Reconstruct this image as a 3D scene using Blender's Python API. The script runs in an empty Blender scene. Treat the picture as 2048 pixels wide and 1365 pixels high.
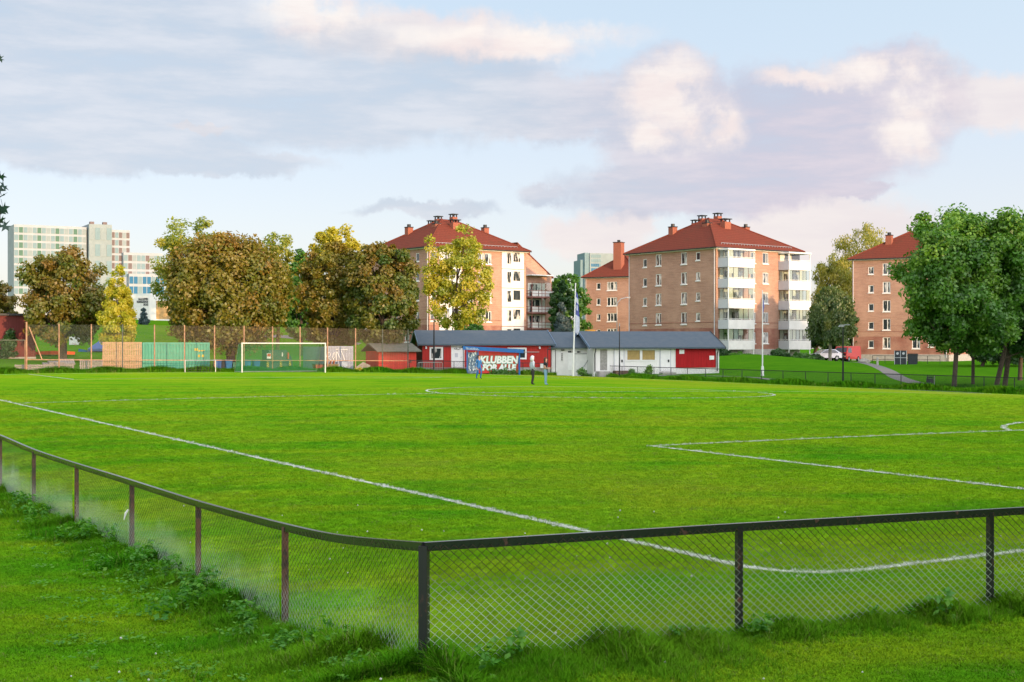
import bpy, bmesh, math, random
import numpy as np
from mathutils import Vector, Matrix
random.seed(7); RNG = np.random.default_rng(7)
SC = bpy.context.scene
COL = SC.collection
R = math.radians

# ------------------------------------------------------------------ camera
F = 2797.0; HY = 697.0; CAMZ = 2.26           # focal length (px of the 2048 photo), horizon row, eye height
cam_d = bpy.data.cameras.new('camera'); cam = bpy.data.objects.new('camera', cam_d); COL.objects.link(cam)
cam_d.sensor_width = 36; cam_d.lens = F / 2048 * 36; cam_d.shift_y = (HY - 682.5) / 2048
cam_d.clip_start = 0.1; cam_d.clip_end = 6000
cam.location = (0, 0, CAMZ); cam.rotation_euler = (R(90), 0, 0); SC.camera = cam

# ------------------------------------------------------------------ light
SUN_EL, SUN_AZ = R(5.0), R(143)               # azimuth clockwise from +Y: behind the camera, to the right
EXPOSURE = 1.0; SKY_STRENGTH = 0.1
SC.view_settings.view_transform = 'Standard'; SC.view_settings.look = 'None'
SC.view_settings.exposure = EXPOSURE; SC.view_settings.gamma = 1.0; SC.view_settings.use_curve_mapping = False
sd = bpy.data.lights.new('sun', 'SUN'); sun = bpy.data.objects.new('sun', sd); COL.objects.link(sun)
sd.energy = 2.3; sd.angle = R(0.5); sd.color = (1.0, 0.66, 0.36)
to_sun = Vector((math.sin(SUN_AZ) * math.cos(SUN_EL), math.cos(SUN_AZ) * math.cos(SUN_EL), math.sin(SUN_EL)))
sun.rotation_euler = (-to_sun).to_track_quat('-Z', 'Y').to_euler(); sun.location = (60, -60, 60)

class NT:
    """small helper for node trees"""
    def __init__(s, tree): s.t = tree; s.n = tree.nodes; s.l = tree.links
    def add(s, typ, **kw):
        n = s.n.new(typ)
        for k, v in kw.items(): setattr(n, k, v)
        return n
    def put(s, sock, v):
        if hasattr(v, 'is_output') or isinstance(v, bpy.types.NodeSocket): s.l.new(v, sock)
        elif v is not None:
            try: sock.default_value = v
            except Exception: sock.default_value = (*v, 1.0)
    def math(s, op, a, b=None, c=None, clamp=False):
        n = s.add('ShaderNodeMath', operation=op, use_clamp=clamp)
        for i, v in enumerate((a, b, c)):
            if v is not None: s.put(n.inputs[i], v)
        return n.outputs[0]
    def vec(s, op, a, b=None):
        n = s.add('ShaderNodeVectorMath', operation=op); s.put(n.inputs[0], a)
        if b is not None: s.put(n.inputs[1], b)
        return n.outputs['Value'] if op in ('LENGTH', 'DOT_PRODUCT', 'DISTANCE') else n.outputs[0]
    def mix(s, f, a, b, blend='MIX'):
        n = s.add('ShaderNodeMix', data_type='RGBA', blend_type=blend); n.clamp_factor = True
        s.put(n.inputs[0], f); s.put(n.inputs[6], a); s.put(n.inputs[7], b); return n.outputs[2]
    def rng(s, v, a, b, c=0.0, d=1.0, smooth=True):
        n = s.add('ShaderNodeMapRange'); n.interpolation_type = 'SMOOTHSTEP' if smooth else 'LINEAR'
        s.put(n.inputs[0], v)
        for i, q in enumerate((a, b, c, d)): n.inputs[i + 1].default_value = q
        return n.outputs[0]
    def noise(s, vec, scale, detail=4, rough=0.55, color=False, dim='3D'):
        n = s.add('ShaderNodeTexNoise'); n.noise_dimensions = dim
        if vec is not None: s.put(n.inputs['Vector'], vec)
        n.inputs['Scale'].default_value = scale; n.inputs['Detail'].default_value = detail; n.inputs['Roughness'].default_value = rough
        return n.outputs['Color' if color else 'Fac']
    def comb(s, x, y, z):
        n = s.add('ShaderNodeCombineXYZ')
        for i, v in enumerate((x, y, z)): s.put(n.inputs[i], v)
        return n.outputs[0]

def build_world():
    w = bpy.data.worlds.new('World'); SC.world = w; w.use_nodes = True
    T = NT(w.node_tree); bg = T.n['Background']; bg.inputs[1].default_value = SKY_STRENGTH
    sk = T.add('ShaderNodeTexSky', sky_type='NISHITA', sun_disc=False)
    sk.sun_elevation = SUN_EL; sk.sun_rotation = SUN_AZ; sk.dust_density = 1.0; sk.air_density = 0.6; sk.ozone_density = 1.0
    K = 1.0 / (SKY_STRENGTH * 2 ** EXPOSURE)          # display value -> sky colour
    def C(r, g, b, k=1.0): return (r * K * k, g * K * k, b * K * k, 1.0)
    clear = T.mix(1.0, sk.outputs[0], (0.86, 0.70, 0.66, 1), 'MULTIPLY')     # white balance of the shot
    d = T.add('ShaderNodeTexCoord').outputs['Generated']
    sep = T.add('ShaderNodeSeparateXYZ'); T.put(sep.inputs[0], d); X, Y, Z = sep.outputs
    az = T.math('ARCTAN2', X, Y); el = T.math('ARCSINE', Z)
    # thin high veil over the whole sky: pale towards the horizon, blue higher up
    veil = T.mix(T.rng(el, 0.0, 0.30), C(0.72, 0.69, 0.75), C(0.70, 0.84, 0.92))
    
    # haze and cloud scatter light forward: brighter round the sun, even on the far side
    dt = T.vec('DOT_PRODUCT', d, tuple(to_sun)); ph = T.math('ADD', 0.95, T.math('MULTIPLY', 3.1, T.math('POWER', T.math('MULTIPLY', T.math('ADD', dt, 1.0), 0.5), 2.0)))
    phc = T.comb(ph, ph, ph)
    # clouds
    sky = T.mix(1.0, clear, T.mix(1.0, T.mix(1.0, veil, (0.60, 0.60, 0.60, 1), 'MULTIPLY'), phc, 'MULTIPLY'), 'ADD')
    p = T.comb(az, el, 0.0)
    dn = T.noise(d, 7.0, 6, 0.6, color=True)
    warp = T.vec('SUBTRACT', dn, (0.5, 0.5, 0.5))
    sc_ = T.add('ShaderNodeVectorMath', operation='MULTIPLY'); T.put(sc_.inputs[0], warp); sc_.inputs[1].default_value = (0.085, 0.045, 0)
    dn2 = T.noise(d, 26.0, 5, 0.6, color=True)
    w2 = T.add('ShaderNodeVectorMath', operation='MULTIPLY'); T.put(w2.inputs[0], T.vec('SUBTRACT', dn2, (0.5, 0.5, 0.5))); w2.inputs[1].default_value = (0.034, 0.022, 0)
    pw = T.vec('ADD', T.vec('ADD', p, sc_.outputs[0]), w2.outputs[0])
    dn3 = T.noise(d, 95.0, 4, 0.6, color=True)
    w3 = T.add('ShaderNodeVectorMath', operation='MULTIPLY'); T.put(w3.inputs[0], T.vec('SUBTRACT', dn3, (0.5, 0.5, 0.5))); w3.inputs[1].default_value = (0.014, 0.011, 0)
    pw = T.vec('ADD', pw, w3.outputs[0])
    def blob(px, py, rx, ry, soft=0.55, vec=pw):
        soft = .42 + .46 * soft
        c = ((px - 1024) / F, (HY - py) / F, 0)
        q = T.vec('MULTIPLY', T.vec('SUBTRACT', vec, c), (F / rx, F / ry, 0))
        return T.rng(T.vec('LENGTH', q), 1.0, soft, 0.0, 1.0)
    def union(lst):
        o = lst[0]
        for b in lst[1:]: o = T.math('MAXIMUM', o, b)
        return o
    grey = union([blob(150, 130, 560, 240, .6), blob(640, 185, 640, 140, .55), blob(1000, 210, 440, 84, .5), blob(240, 300, 380, 66, .5), blob(430, 330, 270, 34, .4),
                  blob(1440, 372, 400, 80, .45), blob(1330, 250, 165, 150, .55), blob(1590, 290, 300, 150, .5), blob(1770, 225, 185, 120, .55),
                  blob(860, 418, 170, 22, .2), blob(1090, 385, 90, 34, .2), blob(1700, 390, 110, 28, .4), blob(-500, 260, 600, 90, .4), blob(2700, 240, 500, 110, .4)])
    pink = union([blob(1190, 470, 150, 62, .35), blob(1640, 465, 260, 85, .35), blob(1960, 235, 150, 66, .3), blob(860, 90, 330, 60, .2),
                  blob(430, 272, 70, 12, .2), blob(1270, 440, 60, 40, .4), blob(2350, 430, 320, 60, .3), blob(-350, 450, 300, 50, .3)])
    lit = union([blob(1345, 205, 130, 95, -.1), blob(1405, 260, 90, 70, -.3), blob(1290, 270, 70, 50, -.4), blob(1825, 215, 110, 110, -.1), blob(1750, 175, 150, 48, -.1), blob(1790, 300, 80, 60, -.4), blob(1600, 185, 130, 30, -.4), blob(660, 40, 170, 80, -.3), blob(1000, 95, 360, 44, -.3),
                 blob(2550, 160, 300, 50, .2)])
    # cloud field that carries on round the rest of the sky
    zz = T.math('ADD', T.math('ABSOLUTE', Z), 0.16)
    plane = T.comb(T.math('DIVIDE', X, zz), T.math('DIVIDE', Y, zz), 0.0)
    rest = T.rng(T.noise(plane, 0.9, 7, 0.58), 0.38, 0.58)
    infr = T.math('MULTIPLY', T.rng(T.math('ABSOLUTE', az), 0.75, 0.42), T.rng(el, 0.36, 0.24))
    rest = T.math('MULTIPLY', rest, T.math('SUBTRACT', 1.0, infr))
    mott = T.noise(T.comb(T.math('MULTIPLY', az, 9.0), T.math('MULTIPLY', el, 42.0), 0.0), 1.0, 6, 0.62)
    lav = T.mix(T.rng(mott, 0.3, 0.7), C(0.50, 0.58, 0.70), C(0.76, 0.77, 0.83))
    lav = T.mix(T.rng(az, -0.05, 0.2), lav, T.mix(T.rng(mott, 0.3, 0.7), C(0.545, 0.555, 0.69), C(0.76, 0.685, 0.76)))
    pk = T.mix(T.rng(mott, 0.3, 0.7), C(0.88, 0.77, 0.77), C(0.97, 0.86, 0.82))
    wh = T.mix(T.rng(mott, 0.35, 0.65), C(0.94, 0.82, 0.80), C(1.02, 0.95, 0.90))
    o = T.mix(T.math('MULTIPLY', pink, 0.75), sky, pk)
    o = T.mix(T.math('MULTIPLY', T.math('MULTIPLY', grey, T.rng(mott, 0.15, 0.55, 0.55, 1.0)), T.rng(az, -0.1, 0.1, 0.72, 0.9)), o, lav)
    o = T.mix(T.math('MULTIPLY', T.math('MULTIPLY', lit, T.rng(T.noise(d, 16.0, 6, 0.6), 0.38, 0.54, 0.2, 1.0)), 0.9), o, wh)
    o = T.mix(T.math('MULTIPLY', rest, 0.8), o, T.mix(1.0, T.mix(T.noise(plane, 2.2, 5, 0.6), lav, wh), phc, 'MULTIPLY'))
    T.l.new(o, bg.inputs[0])
build_world()

# ------------------------------------------------------------------ place: pitch frame and ground height
CX, CY, PSI = 3.231, 15.955, 0.5089            # near corner of the pitch; goal line runs along U, touchline along V
DU = (math.cos(PSI), math.sin(PSI)); DV = (-math.sin(PSI), math.cos(PSI))
PW, PL = 59.28, 100.5
def sstep(a, b, x):
    t = np.clip((np.asarray(x, float) - a) / (b - a), 0, 1); return t * t * (3 - 2 * t)
def uv_of(x, y): return (x - CX) * DU[0] + (y - CY) * DU[1], (x - CX) * DV[0] + (y - CY) * DV[1]
def xy_of(u, v): return CX + u * DU[0] + v * DV[0], CY + u * DU[1] + v * DV[1]
def gz(x, y):
    x = np.asarray(x, float); y = np.asarray(y, float)
    u, v = uv_of(x, y); q = np.clip((u - PW / 2) / (PW / 2), -1.35, 1.35)
    z = -.0106 * np.clip(x, -60, 60) - .33 * q * q
    z = z - .17 * sstep(-2, -5, u) * sstep(-1.7, 1, v)
    wl = sstep(10, -12, x); t = v - 106.5
    z = z + wl * (3.2 * sstep(0, 75, t) + 3.2 * sstep(35, 110, t) * sstep(-8, -35, x))
    s = u - 65.5
    z = z + (1 - wl * sstep(106, 112, v)) * (.45 * sstep(0, 3, s) * sstep(60, 90, v) + (2.1 - .95 * sstep(28, 48, x)) * sstep(4, 42 + 25 * sstep(28, 48, x), s) + .4 * sstep(90, 220, s))
    z = z + .9 * sstep(9, 0, y) * sstep(60, 20, np.abs(x))
    return z
def g(x, y): return float(gz(x, y))
def P(px, py, Y): return Vector(((px - 1024) * Y / F, Y, CAMZ - (py - HY) * Y / F))
def XofPx(px, Y): return (px - 1024) * Y / F
def ZofPy(py, Y): return CAMZ - (py - HY) * Y / F

# ------------------------------------------------------------------ mesh helpers
class MB:
    def __init__(s): s.v = []; s.f = []; s.m = []
    def face(s, pts, mi=0):
        i = len(s.v); s.v += [tuple(p) for p in pts]; s.f.append(tuple(range(i, i + len(pts)))); s.m.append(mi)
    def box(s, x0, x1, y0, y1, z0, z1, mi=0):
        i = len(s.v)
        s.v += [(x0, y0, z0), (x1, y0, z0), (x1, y1, z0), (x0, y1, z0), (x0, y0, z1), (x1, y0, z1), (x1, y1, z1), (x0, y1, z1)]
        for q in ((0, 3, 2, 1), (4, 5, 6, 7), (0, 1, 5, 4), (1, 2, 6, 5), (2, 3, 7, 6), (3, 0, 4, 7)):
            s.f.append(tuple(i + k for k in q)); s.m.append(mi)
        return s
    def bar(s, p, q, w, h, mi=0, up=(0, 0, 1)):
        p = Vector(p); q = Vector(q); d = (q - p).normalized(); u = Vector(up)
        a = d.cross(u)
        if a.length < 1e-4: a = d.cross(Vector((1, 0, 0)))
        a.normalize(); b = a.cross(d).normalized(); i = len(s.v)
        for e in (p, q):
            for sa, sb in ((-1, -1), (1, -1), (1, 1), (-1, 1)): s.v.append(tuple(e + a * (sa * w / 2) + b * (sb * h / 2)))
        for k in ((0, 1, 2, 3), (7, 6, 5, 4), (0, 4, 5, 1), (1, 5, 6, 2), (2, 6, 7, 3), (3, 7, 4, 0)):
            s.f.append(tuple(i + j for j in k)); s.m.append(mi)
        return s
    def tube(s, pts, rad, n=6, cap=True, mi=0):
        pts = [Vector(p) for p in pts]; rad = rad if hasattr(rad, '__len__') else [rad] * len(pts); i0 = len(s.v)
        prev = None
        for k, p in enumerate(pts):
            d = (pts[min(k + 1, len(pts) - 1)] - pts[max(k - 1, 0)]).normalized()
            a = prev - d * prev.dot(d) if prev is not None else d.orthogonal()
            if a.length < 1e-5: a = d.orthogonal()
            a.normalize(); prev = a; b = d.cross(a)
            for j in range(n):
                t = 2 * math.pi * j / n; s.v.append(tuple(p + (a * math.cos(t) + b * math.sin(t)) * rad[k]))
        for k in range(len(pts) - 1):
            for j in range(n):
                s.f.append((i0 + k * n + j, i0 + k * n + (j + 1) % n, i0 + (k + 1) * n + (j + 1) % n, i0 + (k + 1) * n + j)); s.m.append(mi)
        if cap:
            s.f.append(tuple(i0 + j for j in range(n))[::-1]); s.m.append(mi)
            s.f.append(tuple(i0 + (len(pts) - 1) * n + j for j in range(n))); s.m.append(mi)
        return s
    def cyl(s, x, y, z0, z1, r0, r1=None, n=12, mi=0): return s.tube([(x, y, z0), (x, y, z1)], [r0, r0 if r1 is None else r1], n, True, mi)
    def prism(s, poly, y0, y1, mi=0, axis='y'):
        """poly in (x,z), extruded along y (or in (y,z) extruded along x)"""
        f = (lambda a, b, c: (a, c, b)) if axis == 'y' else (lambda a, b, c: (c, a, b))
        n = len(poly); i = len(s.v)
        s.v += [f(a, b, y0) for a, b in poly] + [f(a, b, y1) for a, b in poly]
        s.f.append(tuple(range(i, i + n))); s.f.append(tuple(range(i + n, i + 2 * n))[::-1]); s.m += [mi, mi]
        for k in range(n):
            s.f.append((i + k, i + n + k, i + n + (k + 1) % n, i + (k + 1) % n)); s.m.append(mi)
        return s
    def mesh(s, name, mats, smooth=False, fix=True):
        me = bpy.data.meshes.new(name); me.from_pydata(s.v, [], s.f)
        for m in (mats if isinstance(mats, (list, tuple)) else [mats]): me.materials.append(m)
        if any(s.m): me.polygons.foreach_set('material_index', s.m)
        if fix:
            bm = bmesh.new(); bm.from_mesh(me); bmesh.ops.recalc_face_normals(bm, faces=bm.faces); bm.to_mesh(me); bm.free()
        if smooth: me.polygons.foreach_set('use_smooth', [True] * len(me.polygons))
        me.update(); return me
    def build(s, name, mats, parent=None, smooth=False, fix=True): return link(name, s.mesh(name, mats, smooth, fix), parent)
def link(name, data, parent=None, loc=None, rotz=0):
    o = bpy.data.objects.new(name, data); COL.objects.link(o)
    if parent is not None: o.parent = parent
    if loc is not None: o.location = loc
    if rotz: o.rotation_euler = (0, 0, rotz)
    return o
def thing(name, label, cat, loc=(0, 0, 0), rotz=0, group=None):
    o = link(name, None, None, loc, rotz); o.empty_display_size = 0.2; return tag(o, label, cat, group)
def tag(o, label, cat, group=None):
    o['label'] = label; o['category'] = cat
    if group: o['group'] = group
    return o
def kind(o, k): o['kind'] = k; return o
def copy_tree(o, parent=None):
    c = o.copy(); COL.objects.link(c); c.parent = parent
    for ch in o.children: copy_tree(ch, c)
    return c

# ------------------------------------------------------------------ materials
MATS = {}
def mat(name, col, rough=0.7, metal=0.0, var=0.15, scale=3.0, bump=0.0, bscale=40.0, col2=None, spec=0.4, coords='Object', stretch=None):
    """principled material with noise variation between two tones"""
    if name in MATS: return MATS[name]
    m = bpy.data.materials.new(name); m.use_nodes = True; T = NT(m.node_tree); b = T.n['Principled BSDF']
    tc = T.add('ShaderNodeTexCoord').outputs[coords]
    if stretch: tc = T.vec('MULTIPLY', tc, stretch)
    c2 = col2 if col2 else tuple(max(0, c * (1 - var * 2)) for c in col)
    n = T.noise(tc, scale, 5, 0.6)
    T.put(b.inputs['Base Color'], T.mix(T.rng(n, 0.32, 0.7), (*col, 1), (*c2, 1)))
    b.inputs['Roughness'].default_value = rough; b.inputs['Metallic'].default_value = metal; b.inputs['Specular IOR Level'].default_value = spec
    if bump:
        bn = T.add('ShaderNodeBump'); bn.inputs['Strength'].default_value = bump; bn.inputs['Distance'].default_value = 0.02
        T.put(bn.inputs['Height'], T.noise(tc, bscale, 4, 0.6)); T.l.new(bn.outputs[0], b.inputs['Normal'])
    MATS[name] = m; return m
def mat_brick(name, c1, c2, mortar, bw=0.24, bh=0.078):
    m = bpy.data.materials.new(name); m.use_nodes = True; T = NT(m.node_tree); b = T.n['Principled BSDF']
    tc = T.add('ShaderNodeTexCoord').outputs['Object']
    sp = T.add('ShaderNodeSeparateXYZ'); T.put(sp.inputs[0], tc)
    br = T.add('ShaderNodeTexBrick'); T.put(br.inputs['Vector'], T.comb(sp.outputs[0], sp.outputs[2], 0.0))
    br.inputs['Scale'].default_value = 1.0; br.inputs['Brick Width'].default_value = bw; br.inputs['Row Height'].default_value = bh
    br.inputs['Mortar Size'].default_value = 0.009; br.inputs['Color1'].default_value = (*c1, 1); br.inputs['Color2'].default_value = (*c2, 1); br.inputs['Mortar'].default_value = (*mortar, 1)
    st = T.noise(T.comb(T.math('MULTIPLY', sp.outputs[0], 0.5), sp.outputs[1], T.math('MULTIPLY', sp.outputs[2], 6.0)), 1.0, 4, 0.65)
    bl = T.noise(tc, 0.35, 5, 0.6)
    c = T.mix(T.rng(st, 0.35, 0.75, 0.0, 0.42), br.outputs['Color'], (0.16, 0.075, 0.05, 1))
    c = T.mix(T.rng(bl, 0.38, 0.7, 0.0, 0.45), c, (0.58, 0.36, 0.26, 1))
    T.put(b.inputs['Base Color'], c); b.inputs['Roughness'].default_value = 0.9; b.inputs['Specular IOR Level'].default_value = 0.2
    MATS[name] = m; return m
def mat_roof(name, c1, c2, row=0.34, mossy=0.3):
    m = bpy.data.materials.new(name); m.use_nodes = True; T = NT(m.node_tree); b = T.n['Principled BSDF']
    tc = T.add('ShaderNodeTexCoord').outputs['Object']; sp = T.add('ShaderNodeSeparateXYZ'); T.put(sp.inputs[0], tc)
    rz = T.math('FRACT', T.math('DIVIDE', sp.outputs[2], row * 0.5))
    bl = T.noise(tc, 0.5, 5, 0.65); fine = T.noise(tc, 6.0, 3, 0.6)
    c = T.mix(T.rng(fine, 0.3, 0.7), (*c1, 1), (*c2, 1))
    c = T.mix(T.rng(rz, 0.72, 0.98, 0.0, 0.55), c, tuple(x * 0.35 for x in c2) + (1,))
    c = T.mix(T.rng(bl, 0.52, 0.72, 0.0, mossy), c, (0.05, 0.055, 0.03, 1))
    T.put(b.inputs['Base Color'], c); b.inputs['Roughness'].default_value = 0.9; b.inputs['Specular IOR Level'].default_value = 0.1
    MATS[name] = m; return m
def mat_glass(name, tint=(0.03, 0.04, 0.045), rough=0.04, spec=0.9, inner=None):
    """window pane: dark room behind with curtains here and there, mirror-like skin"""
    m = bpy.data.materials.new(name); m.use_nodes = True; T = NT(m.node_tree); b = T.n['Principled BSDF']
    oi = T.add('ShaderNodeObjectInfo')
    if inner:
        tc = T.add('ShaderNodeTexCoord').outputs['Object']; n = T.noise(T.vec('ADD', T.vec('MULTIPLY', tc, (3.0, 1, 0.6)), T.comb(T.math('MULTIPLY', oi.outputs['Random'], 50.0), 0.0, 0.0)), 1.3, 2, 0.5)
        T.put(b.inputs['Base Color'], T.mix(T.math('MULTIPLY', T.rng(n, 0.5, 0.62), T.rng(oi.outputs['Random'], 0.25, 0.3)), (*tint, 1), (*inner, 1)))
    else: b.inputs['Base Color'].default_value = (*tint, 1)
    b.inputs['Roughness'].default_value = rough; b.inputs['Specular IOR Level'].default_value = spec; b.inputs['IOR'].default_value = 1.5
    MATS[name] = m; return m
def mat_clear(name, tint=(0.85, 0.9, 0.88), alpha=0.65):
    m = bpy.data.materials.new(name); m.use_nodes = True; T = NT(m.node_tree); out = T.n['Material Output']; T.n.remove(T.n['Principled BSDF'])
    tr = T.add('ShaderNodeBsdfTransparent'); tr.inputs[0].default_value = (*tint, 1)
    gl = T.add('ShaderNodeBsdfGlossy'); gl.inputs['Roughness'].default_value = 0.03
    lw = T.add('ShaderNodeLayerWeight'); lw.inputs[0].default_value = 0.5
    mx = T.add('ShaderNodeMixShader'); T.put(mx.inputs[0], T.math('ADD', T.math('MULTIPLY', T.math('POWER', lw.outputs['Facing'], 4.0), 0.8), 0.07, clamp=True)); T.l.new(tr.outputs[0], mx.inputs[1]); T.l.new(gl.outputs[0], mx.inputs[2])
    T.l.new(mx.outputs[0], out.inputs[0]); MATS[name] = m; return m
def mat_net(name, col, cover, cell=0.05):
    """fine wire or cord net, too fine to pick apart at its distance: square holes cut by position"""
    m = bpy.data.materials.new(name); m.use_nodes = True; T = NT(m.node_tree); out = T.n['Material Output']; b = T.n['Principled BSDF']
    b.inputs['Base Color'].default_value = (*col, 1); b.inputs['Roughness'].default_value = 0.6
    tc = T.add('ShaderNodeTexCoord').outputs['Object']; sp = T.add('ShaderNodeSeparateXYZ'); T.put(sp.inputs[0], tc)
    h = T.math('ADD', sp.outputs[0], sp.outputs[1]); w = 1 - math.sqrt(1 - cover)
    a = T.math('LESS_THAN', T.math('FRACT', T.math('DIVIDE', T.math('ADD', h, sp.outputs[2]), cell)), w)
    c = T.math('LESS_THAN', T.math('FRACT', T.math('DIVIDE', T.math('SUBTRACT', h, sp.outputs[2]), cell)), w)
    tr = T.add('ShaderNodeBsdfTransparent'); mx = T.add('ShaderNodeMixShader'); T.put(mx.inputs[0], T.math('MAXIMUM', a, c))
    T.l.new(tr.outputs[0], mx.inputs[1]); T.l.new(b.outputs[0], mx.inputs[2]); T.l.new(mx.outputs[0], out.inputs[0]); MATS[name] = m; return m
def mat_leaf(name, c1, c2, c3, trans=0.35):
    m = bpy.data.materials.new(name); m.use_nodes = True; T = NT(m.node_tree); out = T.n['Material Output']; T.n.remove(T.n['Principled BSDF'])
    at = T.add('ShaderNodeAttribute', attribute_name='tint').outputs['Fac']
    c = T.mix(T.rng(at, 0.0, 0.5, smooth=False), (*c1, 1), (*c2, 1)); c = T.mix(T.rng(at, 0.5, 1.0, smooth=False), c, (*c3, 1))
    df = T.add('ShaderNodeBsdfDiffuse'); T.put(df.inputs[0], c); tl = T.add('ShaderNodeBsdfTranslucent'); T.put(tl.inputs[0], T.mix(1.0, c, (1.15, 1.25, 0.6, 1), 'MULTIPLY'))
    mx = T.add('ShaderNodeMixShader'); mx.inputs[0].default_value = trans; T.l.new(df.outputs[0], mx.inputs[1]); T.l.new(tl.outputs[0], mx.inputs[2])
    gl = T.add('ShaderNodeBsdfGlossy'); gl.inputs['Roughness'].default_value = 0.45; gl.inputs[0].default_value = (1, 1, 1, 1)
    m2 = T.add('ShaderNodeMixShader'); m2.inputs[0].default_value = 0.035; T.l.new(mx.outputs[0], m2.inputs[1]); T.l.new(gl.outputs[0], m2.inputs[2])
    T.l.new(m2.outputs[0], out.inputs[0]); MATS[name] = m; return m
def lawn_color(T, pos):
    """colour patches of the turf: lush, yellowed and darker, plus painted sun and shade"""
    big = T.noise(pos, 0.06, 4, 0.6); mid = T.noise(pos, 0.45, 4, 0.6); fine = T.noise(pos, 7.0, 3, 0.7)
    st = T.noise(T.vec('MULTIPLY', pos, (0.10, 0.55, 1.0)), 1.0, 3, 0.6)
    c = T.mix(T.rng(mid, 0.34, 0.66), (0.105, 0.390, 0.010, 1), (0.235, 0.500, 0.012, 1))
    c = T.mix(T.rng(st, 0.38, 0.64, 0, 0.75), c, (0.360, 0.520, 0.016, 1))
    c = T.mix(T.rng(big, 0.46, 0.68, 0, 0.7), c, (0.430, 0.510, 0.026, 1))
    odd = T.noise(pos, 0.22, 5, 0.65); c = T.mix(T.rng(odd, 0.56, 0.70, 0.0, 0.38), c, (0.30, 0.33, 0.045, 1)); c = T.mix(T.rng(odd, 0.44, 0.30, 0.0, 0.35), c, (0.055, 0.250, 0.012, 1))
    # painted in: sunlit yellow strip by the far touchline, tree shade beyond the far fence
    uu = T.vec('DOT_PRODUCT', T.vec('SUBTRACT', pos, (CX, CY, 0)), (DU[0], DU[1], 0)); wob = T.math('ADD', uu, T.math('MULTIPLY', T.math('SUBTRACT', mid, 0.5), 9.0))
    sunstrip = T.math('MULTIPLY', T.rng(wob, 47.0, 55.0), T.rng(wob, 62.0, 58.0)); c = T.mix(T.math('MULTIPLY', sunstrip, 0.6), c, (0.46, 0.46, 0.035, 1))
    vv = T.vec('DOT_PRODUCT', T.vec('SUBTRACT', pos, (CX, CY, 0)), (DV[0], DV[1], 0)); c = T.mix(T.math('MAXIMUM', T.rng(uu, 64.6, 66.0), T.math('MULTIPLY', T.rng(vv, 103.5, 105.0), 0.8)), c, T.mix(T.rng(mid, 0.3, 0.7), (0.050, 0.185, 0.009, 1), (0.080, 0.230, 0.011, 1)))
    return c, fine
def mat_ground():
    m = bpy.data.materials.new('lawn'); m.use_nodes = True; T = NT(m.node_tree); b = T.n['Principled BSDF']
    pos = T.add('ShaderNodeNewGeometry').outputs['Position']
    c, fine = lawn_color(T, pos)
    c = T.mix(T.rng(fine, 0.36, 0.62, 0.0, 0.42), c, (0.085, 0.270, 0.008, 1))
    f2 = T.noise(pos, 28.0, 2, 0.7); c = T.mix(T.rng(f2, 0.42, 0.66, 0.0, 0.4), c, (0.085, 0.260, 0.008, 1))
    T.put(b.inputs['Base Color'], T.mix(1.0, c, (0.86, 0.86, 0.86, 1), 'MULTIPLY')); b.inputs['Roughness'].default_value = 1.0; b.inputs['Specular IOR Level'].default_value = 0.0
    bn = T.add('ShaderNodeBump'); bn.inputs['Strength'].default_value = 0.6; bn.inputs['Distance'].default_value = 0.05
    T.put(bn.inputs['Height'], T.math('ADD', fine, f2)); T.l.new(bn.outputs[0], b.inputs['Normal']); MATS['lawn'] = m; return m
def mat_blade(name, mul=(1, 1, 1), dark=0.0, white=False):
    m = bpy.data.materials.new(name); m.use_nodes = True; T = NT(m.node_tree); out = T.n['Material Output']; T.n.remove(T.n['Principled BSDF'])
    pos = T.add('ShaderNodeNewGeometry').outputs['Position']; oi = T.add('ShaderNodeObjectInfo').outputs['Random']
    if white: c = T.mix(oi, (0.86, 0.88, 0.84, 1), (0.62, 0.70, 0.58, 1))
    else:
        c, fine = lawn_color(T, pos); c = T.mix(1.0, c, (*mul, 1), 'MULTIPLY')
        c = T.mix(T.rng(oi, 0.0, 1.0, 0.0, 0.55), c, (0.095, 0.330, 0.010, 1)); c = T.mix(T.rng(oi, 0.93, 0.97, 0, 0.55), c, (0.32, 0.32, 0.09, 1))
    df = T.add('ShaderNodeBsdfDiffuse'); T.put(df.inputs[0], c); tl = T.add('ShaderNodeBsdfTranslucent'); T.put(tl.inputs[0], c)
    gn = T.add('ShaderNodeNewGeometry').outputs['Normal']; nn = T.vec('NORMALIZE', T.vec('ADD', T.vec('MULTIPLY', gn, (.45, .45, .45)), (0, 0, 1.0))); T.l.new(nn, df.inputs['Normal'])   # thin soft blades scatter light much like the sward's surface
    mx = T.add('ShaderNodeMixShader'); mx.inputs[0].default_value = 0.1 if white else 0.25; T.l.new(df.outputs[0], mx.inputs[1]); T.l.new(tl.outputs[0], mx.inputs[2])
    T.l.new(mx.outputs[0], out.inputs[0]); MATS[name] = m; return m

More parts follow.
